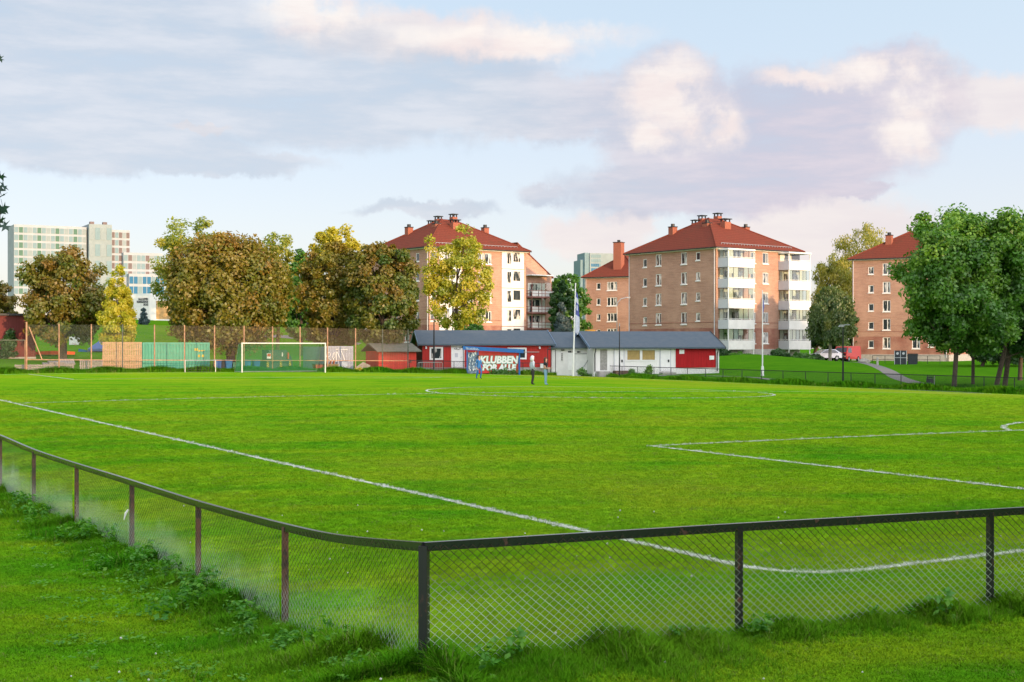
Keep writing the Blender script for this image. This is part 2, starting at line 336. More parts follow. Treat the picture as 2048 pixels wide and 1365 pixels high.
mat_brick('brick_tan', (0.48, 0.235, 0.155), (0.39, 0.18, 0.118), (0.50, 0.42, 0.35))
mat_brick('brick_red', (0.33, 0.105, 0.075), (0.25, 0.075, 0.055), (0.36, 0.25, 0.2))
mat_roof('roof_tile', (0.205, 0.052, 0.030), (0.150, 0.038, 0.026), 0.6, 0.25)
mat_glass('pane', inner=(0.62, 0.60, 0.55)); mat_clear('balcony_glass')
mat('white_paint', (0.83, 0.83, 0.81), 0.5, var=0.04); mat('white_render', (0.76, 0.75, 0.73), 0.8, var=0.06, scale=1.2)
mat('grey_panel', (0.55, 0.56, 0.60), 0.6, var=0.03); mat('concrete', (0.42, 0.40, 0.37), 0.9, var=0.12, bump=0.3)
mat('dark_metal', (0.03, 0.032, 0.035), 0.45, 0.3, var=0.1); mat('galvanised', (0.42, 0.44, 0.45), 0.4, 0.8, var=0.1)
mat('bark', (0.10, 0.075, 0.055), 0.95, var=0.2, scale=8, bump=0.6, bscale=18); mat('pale_bark', (0.34, 0.30, 0.24), 0.9, var=0.25, scale=6)
mat('chimney_brick', (0.34, 0.115, 0.07), 0.9, var=0.12, scale=9)
# ------------------------------------------------------------------ ground sheet, lines, path
def build_ground():
    def axis(segs):
        o = []
        for a, b, st in segs: o += list(np.arange(a, b, st))
        return np.array(o + [segs[-1][1]])
    xs = axis([(-2600, -600, 250), (-600, -140, 40), (-140, -70, 6), (-70, 90, 1.25), (90, 170, 6), (170, 620, 45), (620, 2600, 250)])
    ys = axis([(-400, -40, 60), (-40, 4, 3), (4, 40, 0.8), (40, 230, 1.25), (230, 330, 8), (330, 900, 60), (900, 4200, 300)])
    X, Y = np.meshgrid(xs, ys); Z = gz(X, Y)
    nx, ny = len(xs), len(ys)
    v = np.stack([X.ravel(), Y.ravel(), Z.ravel()], 1)
    i = (np.arange(ny - 1)[:, None] * nx + np.arange(nx - 1)[None]).ravel()
    f = np.stack([i, i + 1, i + nx + 1, i + nx], 1)
    me = bpy.data.meshes.new('ground'); me.from_pydata(v.tolist(), [], f.tolist()); me.materials.append(mat_ground())
    me.polygons.foreach_set('use_smooth', [True] * len(me.polygons)); me.update()
    kind(link('ground', me), 'structure')
build_ground()
MATS['line_paint'] = mat('line_paint', (0.80, 0.82, 0.76), 0.9, var=0.1, scale=6, col2=(0.42, 0.52, 0.30))
LINES = []            # centre lines (u, v polylines) of all the painted marks, used for the painted grass as well
def seg(a, b, n): return [(a[0] + (b[0] - a[0]) * i / n, a[1] + (b[1] - a[1]) * i / n) for i in range(n + 1)]
HW = PW / 2
PA = HW - 20.16
def arc(cu, cv, r, a0, a1, n): return [(cu + r * math.cos(a0 + (a1 - a0) * i / n), cv + r * math.sin(a0 + (a1 - a0) * i / n)) for i in range(n + 1)]
rc = 1.0
LINES.append(('touchline', seg((0, PL), (0, rc), 80) + arc(rc, rc, rc, math.pi, math.pi * 1.5, 10)[1:] + seg((rc, 0), (PW, 0), 50)[1:]))
LINES.append(('far_touchline', seg((PW, 0), (PW, PL), 80)))
LINES.append(('far_goal_line', seg((0, PL), (PW, PL), 50)))
LINES.append(('halfway_line', seg((0, PL / 2), (PW, PL / 2), 50)))
LINES.append(('centre_circle', arc(HW, PL / 2, 9.15, 0, 2 * math.pi, 72)))
for nm, v0, s in (('penalty_area_line', 0, 1), ('far_penalty_area_line', PL, -1)):
    LINES.append((nm, seg((PA, v0), (PA, v0 + s * 16.5), 14) + seg((PA, v0 + s * 16.5), (PW - PA, v0 + s * 16.5), 36)[1:] + seg((PW - PA, v0 + s * 16.5), (PW - PA, v0), 14)[1:]))
    a = math.asin(5.5 / 9.15); LINES.append((nm.replace('area_line', 'arc'), arc(HW, v0 + s * 11, 9.15, s * a, s * (math.pi - a), 20)))
def strip(mb, pts, w, dz):
    pts = np.array(pts, float); d = np.gradient(pts, axis=0); d /= np.linalg.norm(d, axis=1)[:, None]; n = np.stack([-d[:, 1], d[:, 0]], 1)
    L = pts + n * w / 2; Q = pts - n * w / 2; i0 = len(mb.v)
    for a, b in zip(L, Q):
        mb.v += [(a[0], a[1], g(*a) + dz), (b[0], b[1], g(*b) + dz)]
    for k in range(len(pts) - 1):
        mb.f.append((i0 + 2 * k, i0 + 2 * k + 1, i0 + 2 * k + 3, i0 + 2 * k + 2)); mb.m.append(0)
for k, (nm, pts) in enumerate(LINES):
    m = MB(); strip(m, [xy_of(*p) for p in pts], 0.115, 0.008 + 0.0005 * k); kind(m.build(nm, MATS['line_paint'], fix=False), 'structure')
mat('asphalt_path', (0.20, 0.19, 0.18), 0.9, var=0.15, scale=5, bump=0.2); mat('gravel', (0.24, 0.22, 0.20), 0.95, var=0.2, scale=9, bump=0.4)
def path_strip(nm, pts, w, m, dz=0.012):
    q = np.array(pts, float); t = np.linspace(0, len(q) - 1, 60); s = np.stack([np.interp(t, np.arange(len(q)), q[:, i]) for i in (0, 1)], 1)
    for _ in range(6): s[1:-1] = (s[:-2] + s[1:-1] * 2 + s[2:]) / 4
    b = MB(); strip(b, s, w, dz); kind(b.build(nm, m, fix=False), 'structure')
def onground(px, Y): return (XofPx(px, Y), Y)
path_strip('footpath', [onground(1990, 108), onground(1930, 110), onground(1850, 114), onground(1795, 124), onground(1768, 142), onground(1745, 162), onground(1726, 180), onground(1690, 184), onground(1620, 188)], 1.5, MATS['asphalt_path'])
path_strip('path_along_pitch', [onground(1500, 127), onground(1640, 111), onground(1760, 103.5), onground(1850, 98.5), onground(1960, 93.5)], 1.2, MATS['asphalt_path'], 0.014)
path_strip('gravel_yard', [onground(1150, 136.0), onground(1300, 134.4), onground(1420, 131.5), onground(1490, 127.5)], 2.2, MATS['gravel'], 0.016)
path_strip('yard_paving', [onground(838, 133.4), onground(900, 134), onground(1000, 135), onground(1120, 136.2)], 2.4, MATS['concrete'], 0.016)
path_strip('road', [onground(380, 182), onground(540, 188), onground(640, 190), onground(720, 190)], 5.0, MATS['asphalt_path'], 0.03)

# ------------------------------------------------------------------ near fence
mat('rail_paint', (0.016, 0.017, 0.021), 0.32, 0.0, scale=14, col2=(0.05, 0.035, 0.03), spec=0.6)
def mat_rusty(name, base, rust, lo, hi, rough=0.5):
    m = bpy.data.materials.new(name); m.use_nodes = True; T = NT(m.node_tree); b = T.n['Principled BSDF']
    pos = T.add('ShaderNodeNewGeometry').outputs['Position']
    n = T.noise(T.vec('MULTIPLY', pos, (1, 1, 0.6)), 9.0, 5, 0.7); r = T.rng(n, lo, hi)
    T.put(b.inputs['Base Color'], T.mix(r, (*base, 1), (*rust, 1))); T.put(b.inputs['Roughness'], T.math('ADD', T.math('MULTIPLY', r, 0.4), rough))
    MATS[name] = m; return m
mat_rusty('post_paint', (0.018, 0.018, 0.022), (0.16, 0.06, 0.04), 0.55, 0.72, 0.35)
mat_rusty('post_rust', (0.05, 0.03, 0.025), (0.17, 0.075, 0.05), 0.38, 0.6, 0.55)
mat_rusty('rail_black', (0.016, 0.017, 0.022), (0.13, 0.045, 0.032), 0.6, 0.74, 0.22); MATS['rail_black'].node_tree.nodes['Principled BSDF'].inputs['Specular IOR Level'].default_value = 1.0
def mat_wire():
    m = bpy.data.materials.new('fence_wire'); m.use_nodes = True; T = NT(m.node_tree); b = T.n['Principled BSDF']
    pos = T.add('ShaderNodeNewGeometry').outputs['Position']; at = T.add('ShaderNodeAttribute', attribute_name='tint').outputs['Fac']
    n = T.noise(pos, 1.6, 4, 0.6); r = T.rng(T.math('ADD', at, T.math('MULTIPLY', T.math('SUBTRACT', n, 0.5), 0.6)), 0.46, 0.84)
    T.put(b.inputs['Base Color'], T.mix(r, (0.66, 0.72, 0.69, 1), (0.075, 0.055, 0.03, 1)))   # pale grey wire low down, dark brown towards the top rail
    b.inputs['Metallic'].default_value = 0.25; b.inputs['Roughness'].default_value = 0.5; MATS['fence_wire'] = m
mat_wire()
NEAR_L = [(-12.9, 32.4, .60), (-11.42, 29.8, .58), (-9.95, 27.2, .585), (-8.41, 24.6, .475), (-6.88, 22.1, .443), (-5.30, 19.5, .426), (-3.79, 16.9, .411), (-2.32, 14.3, .465)]
CORNER = (-.739, 11.75, .63)
NEAR_R = [(2.11, 13.0, .635), (4.82, 14.1, .64), (7.5, 15.25, .64), (10.2, 16.4, .63)]
def chain_link(name, A, B, parent, off, w=0.085, h=0.074, r=0.0022, bottom=None):
    """one panel of woven wire: each wire zigzags and hooks into the next"""
    A = np.array(A); B = np.array(B); L = np.linalg.norm(B[:2] - A[:2]); d = (B - A) / L; nrm = np.array([d[1], -d[0]]) ; nrm /= np.linalg.norm(nrm)
    if (nrm @ (-A[:2])) < 0: nrm = -nrm
    nc = int(L / (w / 2)); V = []; Fc = []; tint = []
    rng = random.Random(name + str(A[0]))
    ph = rng.random() * 6
    for i in range(nc):
        x_mid = (i + .5) * w / 2; top = A[2] + d[2] * x_mid - 0.045 - 0.012 * math.sin(x_mid * 5 + ph); p = A + d * x_mid
        bot = g(p[0], p[1]) + 0.02; nk = int((top - bot) / (h / 2)) + 1
        base = len(V)
        for k in range(nk + 1):
            zz = top - k * h / 2; xx = (i + ((k + i) % 2)) * w / 2
            sag = 0.022 * math.sin(xx * 2.1 + ph) * math.sin((top - zz) * 3.0)
            q = A[:2] + d[:2] * xx + nrm * (off + sag + (0.0035 if (k + i) % 2 else -0.0035))
            for j in range(3):
                t = 2 * math.pi * j / 3 + .5; V.append((q[0] + d[0] * r * math.cos(t), q[1] + d[1] * r * math.cos(t), zz + r * math.sin(t)))
                V[-1] = (V[-1][0] + nrm[0] * r * math.sin(t) * .8, V[-1][1] + nrm[1] * r * math.sin(t) * .8, V[-1][2])
                tint.append((zz - bot) / (top - bot) + (.16 if A[1] > 13.5 and A[0] < -1 else 0))
        for k in range(nk):
            for j in range(3):
                a = base + k * 3 + j; b = base + k * 3 + (j + 1) % 3; Fc.append((a, b, b + 3, a + 3))
    me = bpy.data.meshes.new(name); me.from_pydata(V, [], Fc); me.materials.append(MATS['fence_wire'])
    at = me.attributes.new('tint', 'FLOAT', 'POINT'); at.data.foreach_set('value', tint)
    return link(name, me, parent)
def near_fence():
    t = thing('chain_link_fence', 'low chain-link fence with black top rail and rusty posts at the pitch corner', 'fence', (CORNER[0], CORNER[1], g(*CORNER[:2])))
    O = Vector(t.location)
    def part(o):
        o.location = -O; return o
    allp = NEAR_L + [CORNER] + NEAR_R
    for k, (x, y, z) in enumerate(allp):
        m = MB(); corner = k == len(NEAR_L); w = 0.075 if corner else 0.055; nx = allp[min(k + 1, len(allp) - 1)]; pv = allp[max(k - 1, 0)]
        dd = Vector((nx[0] - pv[0], nx[1] - pv[1], 0)).normalized()
        m.bar((x, y, g(x, y) - .3), (x, y, z - 0.03), w, w, up=tuple(dd))
        part(m.build('post', MATS['post_paint'] if k >= len(NEAR_L) else MATS['post_rust'], t))
    # top rails, mitred at the posts; the left run is bent where it meets the corner
    ctl = NEAR_L + [(-1.62, 13.12, .50), CORNER]
    def smooth(c, n=7):
        c = np.array(c); s = np.arange(len(c)); tt = np.linspace(0, len(c) - 1, (len(c) - 1) * n + 1); q = np.stack([np.interp(tt, s, c[:, i]) for i in range(3)], 1)
        for _ in range(10): q[1:-1] = (q[:-2] + 2 * q[1:-1] + q[2:]) / 4
        return q
    for c in (smooth(ctl), np.array([CORNER] + NEAR_R)):
        m = MB(); w, h = 0.05, 0.075; c = np.array(c); dd = np.gradient(c[:, :2], axis=0); dd /= np.linalg.norm(dd, axis=1)[:, None]; nn = np.stack([-dd[:, 1], dd[:, 0]], 1)
        for q, n in zip(c, nn):
            for sa, sb in ((-1, -1), (1, -1), (1, 1), (-1, 1)): m.v.append((q[0] + n[0] * sa * w / 2, q[1] + n[1] * sa * w / 2, q[2] + (sb - 1) * h / 2))
        for k in range(len(c) - 1):
            for j in range(4): m.f.append((k * 4 + j, k * 4 + (j + 1) % 4, k * 4 + 4 + (j + 1) % 4, k * 4 + 4 + j)); m.m.append(0)
        m.f += [(0, 1, 2, 3), tuple(len(m.v) - 4 + j for j in (3, 2, 1, 0))]; m.m += [0, 0]
        part(m.build('top_rail', MATS['rail_black'], t))
    for a, b in zip(allp[:-1], allp[1:]):
        part(chain_link('wire_mesh', a, b, t, 0.042, r=0.0020 if a[1] > 13.5 and a[0] < -1 else 0.0027))
    # a knot of string left on one post
    m = MB(); m.tube([(-5.33, 19.42, .02), (-5.36, 19.40, -.03), (-5.38, 19.38, -.12)], [.012, .018, .006], 5); part(m.build('string_knot', MATS['white_paint'], t))
near_fence()

# ------------------------------------------------------------------ far fences
mat_net('fence_net_green', (0.10, 0.13, 0.10), 0.13, 0.06); mat_net('fence_net_low', (0.05, 0.06, 0.05), 0.16, 0.06); mat_net('ball_net', (0.17, 0.12, 0.08), 0.17, 0.05)
mat_net('goal_net', (0.03, 0.22, 0.11), 0.36, 0.10)
VF, UF = 104.3, 65.0
def sheet(mb, a, b, za, zb, ha, hb, n=8):
    for i in range(n):
        q = [a[0] + (b[0] - a[0]) * t for t in (i / n, (i + 1) / n)]; w = [a[1] + (b[1] - a[1]) * t for t in (i / n, (i + 1) / n)]
        mb.face([(q[0], w[0], g(q[0], w[0]) + za), (q[1], w[1], g(q[1], w[1]) + za), (q[1], w[1], g(q[1], w[1]) + zb), (q[0], w[0], g(q[0], w[0]) + zb)])
def v_px(px, v):      # point on the line v = const seen at column px
    r = (px - 1024) / F; x0, y0 = xy_of(0, v); u = (r * y0 - x0) / (DU[0] - r * DU[1]); return xy_of(u, v)
def u_px(px, u):
    r = (px - 1024) / F; x0, y0 = xy_of(u, 0); v = (r * y0 - x0) / (DV[0] - r * DV[1]); return xy_of(u, v)
def goal_end_fence():
    mat('post_tan', (0.42, 0.24, 0.15), 0.6, 0.2, var=0.2); mat('post_green', (0.10, 0.11, 0.09), 0.6, 0.2, var=0.2)
    a = v_px(53, VF); t = thing('ball_stop_fence', 'tall ball-stop fence with thin posts and netting behind the green-netted goal', 'fence', (a[0], a[1], g(*a)))
    O = Vector(t.location)
    def part(o): o.location = -O; return o
    posts = [53, 118, 182.6, 245, 309, 369, 429, 488, 545, 600, 655, 711, 765, 816]
    for i, px in enumerate(posts):
        x, y = v_px(px, VF); z = g(x, y); m = MB(); H = 3.95 if i else 4.1
        m.cyl(x, y, z - .2, z + H, 0.055 if i else 0.075, n=8)
        part(m.build('post', MATS['post_tan'] if 3 < i < 12 else MATS['post_green'] if i in (3, 12, 13) else MATS['post_green'] if i > 11 else MATS['post_tan'], t))
    for i in range(len(posts) - 1):
        p, q = v_px(posts[i], VF), v_px(posts[i + 1], VF); m = MB(); sheet(m, p, q, 1.05, 3.9, 0, 0, 2); part(m.build('ball_net', MATS['ball_net'] if i > 3 else MATS['fence_net_green'], t, fix=False))
        m = MB(); sheet(m, p, q, 0.0, 1.05, 0, 0, 2); part(m.build('wire_mesh', MATS['fence_net_low'], t, fix=False))
    p, q = v_px(53, VF), v_px(816, VF); m = MB(); m.bar((*p, g(*p) + 1.08), (*q, g(*q) + 1.08), .06, .06); part(m.build('rail', MATS['post_tan'], t))
    p, q = v_px(58, VF), v_px(84, VF); m = MB(); m.bar((*p, g(*p) + 3.7), (*q, g(*q) + 1.1), .07, .07); part(m.build('brace', MATS['post_tan'], t))
    # lower fence to the left of it and to the right (to the corner behind the dugout)
    def low(nm, label, pts, H, railm, net, postm, thick=0.05):
        o = thing(nm, label, 'fence', (*pts[0], g(*pts[0]))); OO = Vector(o.location)
        def pp(k): k.location = -OO; return k
        for (x, y) in pts:
            m = MB(); z = g(x, y); m.bar((x, y, z - .2), (x, y, z + H), thick, thick, up=(1, 0, 0)); pp(m.build('post', postm, o))
        for p, q in zip(pts[:-1], pts[1:]):
            m = MB(); m.bar((*p, g(*p) + H), (*q, g(*q) + H), .05, .055); pp(m.build('rail', railm, o))
            m = MB(); sheet(m, p, q, 0.02, H, 0, 0, 2); pp(m.build('wire_mesh', net, o, fix=False))
        return o
    low('wire_fence', 'wire fence panel beside the maroon building left of the tall netting', [v_px(p, VF) for p in (-70, -3, 50)], 2.65, MATS['post_green'], MATS['fence_net_low'], MATS['post_tan'])
    tall = low('wire_fence', 'dark wire fence with gate frames in front of the red clubhouse wall', [v_px(p, VF) for p in (819, 845, 887, 908, 927, 945, 978, 1000, 1020, 1046)], 1.12, MATS['dark_metal'], MATS['fence_net_low'], MATS['dark_metal'])
    OO = Vector(tall.location)
    for a_, b_, H in ((887, 927, 2.45), (1095, 1111, 2.5)):
        p, q = v_px(a_, VF), v_px(b_, VF); m = MB()
        for w in (p, q): m.bar((*w, g(*w) - .1), (*w, g(*w) + H), .06, .06, up=(1, 0, 0))
        m.bar((*p, g(*p) + H), (*q, g(*q) + H), .06, .06); o = m.build('gate_frame', MATS['dark_metal'], tall); o.location = -OO
    pts = [v_px(1046, VF), v_px(1095, VF)]
    for p, q in zip(pts[:-1], pts[1:]):
        m = MB(); m.bar((*p, g(*p) + 1.12), (*q, g(*q) + 1.12), .05, .055); o = m.build('rail', MATS['dark_metal'], tall); o.location = -OO
    cpx = [1111, 1150, 1182, 1214, 1244, 1275, 1308, 1342, 1375, 1411, 1446, 1484, 1523, 1566, 1611, 1656, 1702, 1750, 1802, 1855, 1910, 1968, 2029, 2092, 2160]
    low('wire_fence', 'long low dark wire fence between the far touchline and the lawn', [u_px(p, UF) for p in cpx], 1.1, MATS['dark_metal'], MATS['fence_net_low'], MATS['dark_metal'])
goal_end_fence()

# ------------------------------------------------------------------ windows and blocks of flats
WCACHE = {}
def window_meshes(w, h, style):
    k = (round(w, 3), round(h, 3), style)
    if k in WCACHE: return WCACHE[k]
    fr = MB(); t = 0.09; D0, D1 = 0.05, 0.13
    fr.box(-w / 2, -w / 2 + t, D0, D1, 0, h); fr.box(w / 2 - t, w / 2, D0, D1, 0, h); fr.box(-w / 2 + t, w / 2 - t, D0, D1, 0, t); fr.box(-w / 2 + t, w / 2 - t, D0, D1, h - t, h)
    cols = {'single': [], 'double': [0.62], 'triple': [0.34, 0.66]}[style]; xs = [-w / 2 + t] + [-w / 2 + w * c for c in cols] + [w / 2 - t]
    for c in xs[1:-1]: fr.box(c - .05, c + .05, D0 - .003, D1 - .003, t, h - t)
    pn = []
    for a, b in zip(xs[:-1], xs[1:]):
        m = MB(); m.box(a, b, 0.095, 0.105, t * .8, h - t * .8); pn.append(m.mesh('pane', MATS['pane']))
    sl = MB(); sl.box(-w / 2 - .06, w / 2 + .06, -0.10, 0.12, -0.14, -0.004)
    WCACHE[k] = (fr.mesh('window', MATS['white_paint']), pn, sl.mesh('sill', MATS['white_paint'])); return WCACHE[k]
def put_window(parent, loc, rotz, w, h, style, sill=True):
    fr, pn, sl = window_meshes(w, h, style); o = link('window', fr, parent, loc, rotz)
    for p in pn: link('pane', p, o)
    if sill: link('sill', sl, o)
    return o
def wall_holes(mb, W, Z0, Z1, holes, depth=0.16, mi=0):
    """wall in the x-z plane facing -y, with real openings and reveals"""
    xs = sorted({0, W, *[h[0] for h in holes], *[h[1] for h in holes]}); zs = sorted({Z0, Z1, *[h[2] for h in holes if Z0 < h[2] < Z1], *[h[3] for h in holes if Z0 < h[3] < Z1]})
    for a, b in zip(xs[:-1], xs[1:]):
        for c, d in zip(zs[:-1], zs[1:]):
            if any(h[0] <= a + 1e-6 and h[1] >= b - 1e-6 and h[2] <= c + 1e-6 and h[3] >= d - 1e-6 for h in holes): continue
            mb.face([(a, 0, c), (b, 0, c), (b, 0, d), (a, 0, d)], mi)
    for a, b, c, d in holes:
        c = max(c, Z0); d = min(d, Z1)
        if c >= d: continue
        for q in ([(a, 0, c), (a, depth, c), (a, depth, d), (a, 0, d)], [(b, depth, c), (b, 0, c), (b, 0, d), (b, depth, d)], [(a, 0, d), (a, depth, d), (b, depth, d), (b, 0, d)], [(a, 0, c), (b, 0, c), (b, depth, c), (a, depth, c)]): mb.face(q, mi)
def face_t(px, O, d):   # distance along a wall from O (in direction d) at which column px meets it
    r = (px - 1024) / F; return (r * O[1] - O[0]) / (d[0] - r * d[1])
def block(label, O, rot, alen, blen, zb, ze, apex, zsplit, left, right, chim, group=None, extra=None, name='apartment_block'):
    """square block of flats; O = near corner, right face along local +x, left face along local +y.
    left/right: lists of (px, width, height, style, [window top rows py at Yref])"""
    t = thing(name, label, 'apartment block', (O[0], O[1], zb), rot, group)
    bx = Vector((math.cos(rot), math.sin(rot))); ay = Vector((-math.sin(rot), math.cos(rot))); H = ze - zb
    lh, rh, L, Rr = [], [], [], []
    for px, w, h, st, tops in left:
        s = alen - face_t(px, O, ay)
        for zt in tops: lh.append((s - w / 2, s + w / 2, zt - zb - h, zt - zb)); L.append((s, zt - zb - h, w, h, st))
    for px, w, h, st, tops in right:
        s = face_t(px, O, bx)
        for zt in tops: rh.append((s - w / 2, s + w / 2, zt - zb - h, zt - zb)); Rr.append((s, zt - zb - h, w, h, st))
    for nm, W, holes, loc, rz in (('wall', alen, lh, (0, alen, 0), -math.pi / 2), ('wall', blen, rh, (0, 0, 0), 0)):
        zs = zsplit - zb
        m = MB(); wall_holes(m, W, 0.5, zs, [h for h in holes if h[2] < zs]); link('lower_wall', m.mesh('lower_wall', MATS['brick_red'], fix=False), t, loc, rz)
        m = MB(); wall_holes(m, W, zs, H, [h for h in holes if h[3] > zs]); link('wall', m.mesh('wall', MATS['brick_tan'], fix=False), t, loc, rz)
        m = MB(); m.box(-.05, W + .05, -.05, .3, -3.0, 0.5); link('plinth', m.mesh('plinth', MATS['concrete']), t, loc, rz)
        m = MB()
        for zz in (zs + .72, 0.85, 1.15): m.box(0, W, -.035, .01, zz, zz + .09)
        link('brick_course', m.mesh('brick_course', MATS['brick_red']), t, loc, rz)
        m = MB(); m.box(-.3, W + .3, -.34, .02, H - .22, H - .02); link('eave_board', m.mesh('eave_board', MATS['white_paint']), t, loc, rz)
        m = MB()
        if W == alen: m.tube([(W - .25, -.09, 0), (W - .25, -.09, H - .2)], .06, 6); m.tube([(.2, -.09, 0), (.2, -.09, H - .2)], .06, 6); link('downpipe', m.mesh('downpipe', MATS['grey_panel']), t, loc, rz)
    m = MB()   # the two walls away from the camera
    m.face([(blen, 0, 0), (blen, alen, 0), (blen, alen, H), (blen, 0, H)]); m.face([(0, alen, 0), (blen, alen, 0), (blen, alen, H), (0, alen, H)]); m.build('wall', MATS['brick_tan'], t, fix=False)
    m = MB(); m.face([(.2, .2, .3), (blen - .2, .2, .3), (blen - .2, alen - .2, .3), (.2, alen - .2, .3)]); m.build('floor_slab', MATS['concrete'], t, fix=False)
    for s, z, w, h, st in L: put_window(t, (0, alen - s, z), -math.pi / 2, w, h, st)
    for s, z, w, h, st in Rr: put_window(t, (s, 0, z), 0, w, h, st)
    e = .55; ah = apex - zb; rd = .9
    A, B, Cc, D = (-e, -e, H), (blen + e, -e, H), (blen + e, alen + e, H), (-e, alen + e, H)
    r0, r1 = (blen / 2 - rd, alen / 2, ah), (blen / 2 + rd, alen / 2, ah)
    m = MB(); m.face([A, B, r1, r0]); m.face([B, Cc, r1]); m.face([Cc, D, r0, r1]); m.face([D, A, r0]); m.face([A, D, Cc, B]); roof = m.build('roof', MATS['roof_tile'], t)
    m = MB(); m.box(-e, blen + e, -e - .1, -e, H - .12, H + .02); m.box(-e - .1, -e, -e - .1, alen + e, H - .121, H + .021); link('gutter', m.mesh('gutter', MATS['dark_metal']), t)
    m = MB()
    for a, b in ((A, r0), (B, r1), (D, r0)): m.tube([a, b], .13, 6)
    m.build('hip_tiles', MATS['roof_tile'], roof)
    m = MB()
    for k in range(26):
        x = blen * (.08 + .84 * k / 25); m.bar((x, -e + .9, H + .42), (x, -e + .9, H + .68), .05, .05)
    m.bar((blen * .08, -e + .9, H + .66), (blen * .92, -e + .9, H + .66), .05, .05); m.build('snow_guard', MATS['galvanised'], roof)
    for cx, cy, cz, w, d, cap in chim:
        m = MB(); z0 = H + .3; m.box(cx - w / 2, cx + w / 2, cy - d / 2, cy + d / 2, z0, cz - zb); c = m.build('chimney', MATS['chimney_brick'], t)
        m = MB(); zt = cz - zb
        if cap:
            for sx in (-1, 1):
                for sy in (-1, 1): m.box(cx + sx * w * .38 - .07, cx + sx * w * .38 + .07, cy + sy * d * .38 - .07, cy + sy * d * .38 + .07, zt, zt + .35)
            m.box(cx - w * .62, cx + w * .62, cy - d * .62, cy + d * .62, zt + .35, zt + .47)
        else: m.box(cx - w * .56, cx + w * .56, cy - d * .56, cy + d * .56, zt, zt + .12); m.cyl(cx, cy, zt + .1, zt + .5, .28, n=10)
        m.build('chimney_cap', MATS['dark_metal'], c)
    if extra: extra(t, zb, H)
    return t
BL = random.Random(12); mat('blind_beige', (0.70, 0.64, 0.52), 0.9, var=0.05); mat('blind_grey', (0.50, 0.50, 0.47), 0.9, var=0.05)
def balcony(t, x0, x1, dep, z, h=2.74, par=1.25, panes=5, open_=False):
    """enclosed balcony: floor slab, white parapet, glazing above it"""
    m = MB(); m.box(x0, x1, -dep, -.02, z - .16, z)
    for x in (x0 + .05, x1 - .05): m.box(x - .05, x + .05, -dep + .01, -dep + .11, z, z + h - .16)
    b = m.build('balcony', MATS['white_paint'], t)
    m = MB(); m.box(x0 - .02, x1 + .02, -dep - .06, -dep - .003, z - .18, z + par - .2); m.build('parapet', MATS['white_render'], b)
    m = MB(); m.box(x0 - .05, x0 - .003, -dep - .05, -.03, z - .17, z + par - .21); m.build('side_panel', MATS['grey_panel'], b)
    m = MB(); m.box(x1 + .003, x1 + .05, -dep - .05, -.03, z - .17, z + par - .21); m.build('side_panel', MATS['grey_panel'], b)
    m = MB(); m.bar((x0, -dep - .06, z + par - .08), (x1, -dep - .06, z + par - .08), .05, .05); m.bar((x0 - .04, -dep, z + par - .08), (x0 - .04, 0, z + par - .08), .05, .05); m.build('hand_rail', MATS['white_paint'], b)
    if open_: return b
    g0, g1 = z + par - .18, z + h - .2; ww = (x1 - x0 - .2) / panes
    fr = MB()
    for k in range(panes):
        a = x0 + .1 + k * ww; m = MB(); m.box(a + .02, a + ww - .02, -dep + .04, -dep + .05, g0, g1); m.build('glass_pane', MATS['balcony_glass'], b)
        if BL.random() < .62: m = MB(); hb = BL.choice((1.0, 1.0, .9, .55)); m.box(a + .04, a + ww - .04, -dep + .10, -dep + .115, g1 - (g1 - g0) * hb, g1); m.build('blind', MATS[BL.choice(('blind_beige', 'blind_grey', 'blind_beige'))], b)
        fr = MB(); fr.box(a - .02, a + .02, -dep + .03, -dep + .06, g0, g1); fr.build('glazing_bar', MATS['dark_metal'], b)
    m = MB(); m.box(x0 + .03, x0 + .04, -dep + .12, -dep / 2 - .02, g0, g1); m.build('glass_pane', MATS['balcony_glass'], b)
    m = MB(); m.box(x0 + .03, x0 + .04, -dep / 2 + .02, -.1, g0, g1); m.build('glass_pane', MATS['balcony_glass'], b)
    fr = MB(); fr.box(x0 + .02, x0 + .05, -dep / 2 - .03, -dep / 2 + .03, g0, g1); fr.build('glazing_bar', MATS['dark_metal'], b)
    return b
mat('curtain_tan', (0.60, 0.50, 0.36), 0.9, var=0.15); mat('recess_wall', (0.78, 0.74, 0.66), 0.9, var=0.06)
ROT = R(37)
def blk2_extra(O):
    def f(t, zb, H):
        bx = Vector((math.cos(ROT), math.sin(ROT)))
        for p0, p1, dep, nb in ((1436, 1490, 1.9, 'a'), (1560, 1604, 1.9, 'b')):
            x0, x1 = face_t(p0, O, bx), face_t(p1, O, bx)
            if nb == 'a': x0, x1 = 0.35, 5.3
            else: x0, x1 = 12.2, 16.6
            for k in range(5):
                z = 0.62 + k * 2.75
                b = balcony(t, x0, x1, dep, z, h=2.74 if k < 4 else 2.48, panes=5 if nb == 'a' else 6, open_=(nb == 'b' and k == 4))
                m = MB(); m.box(x0 + .3, x1 - .3, -.03, -.004, z, z + 2.5); m.build('rear_wall', MATS['recess_wall'], b)
                for xa, w_ in ((x0 + 1.1, .9), (x0 + 2.6, 1.7)):
                    m = MB(); m.box(xa, xa + w_, -.06, -.031, z + (0.05 if w_ < 1 else .8), z + 2.1); m.build('rear_window', MATS['pane'], b)
            m = MB(); m.box(x0 - .12, x1 + .12, -dep - .15, -.01, H - .42, H - .235); m.build('balcony_roof', MATS['white_paint'], t)
            m = MB(); m.box(x0 + .02, x0 + .14, -dep + .02, -dep + .14, -1.2, .45); m.box(x1 - .14, x1 - .02, -dep + .02, -dep + .14, -1.2, .45); m.build('balcony_post', MATS['white_paint'], t)
    return f
O2 = (27.3, 187.0)
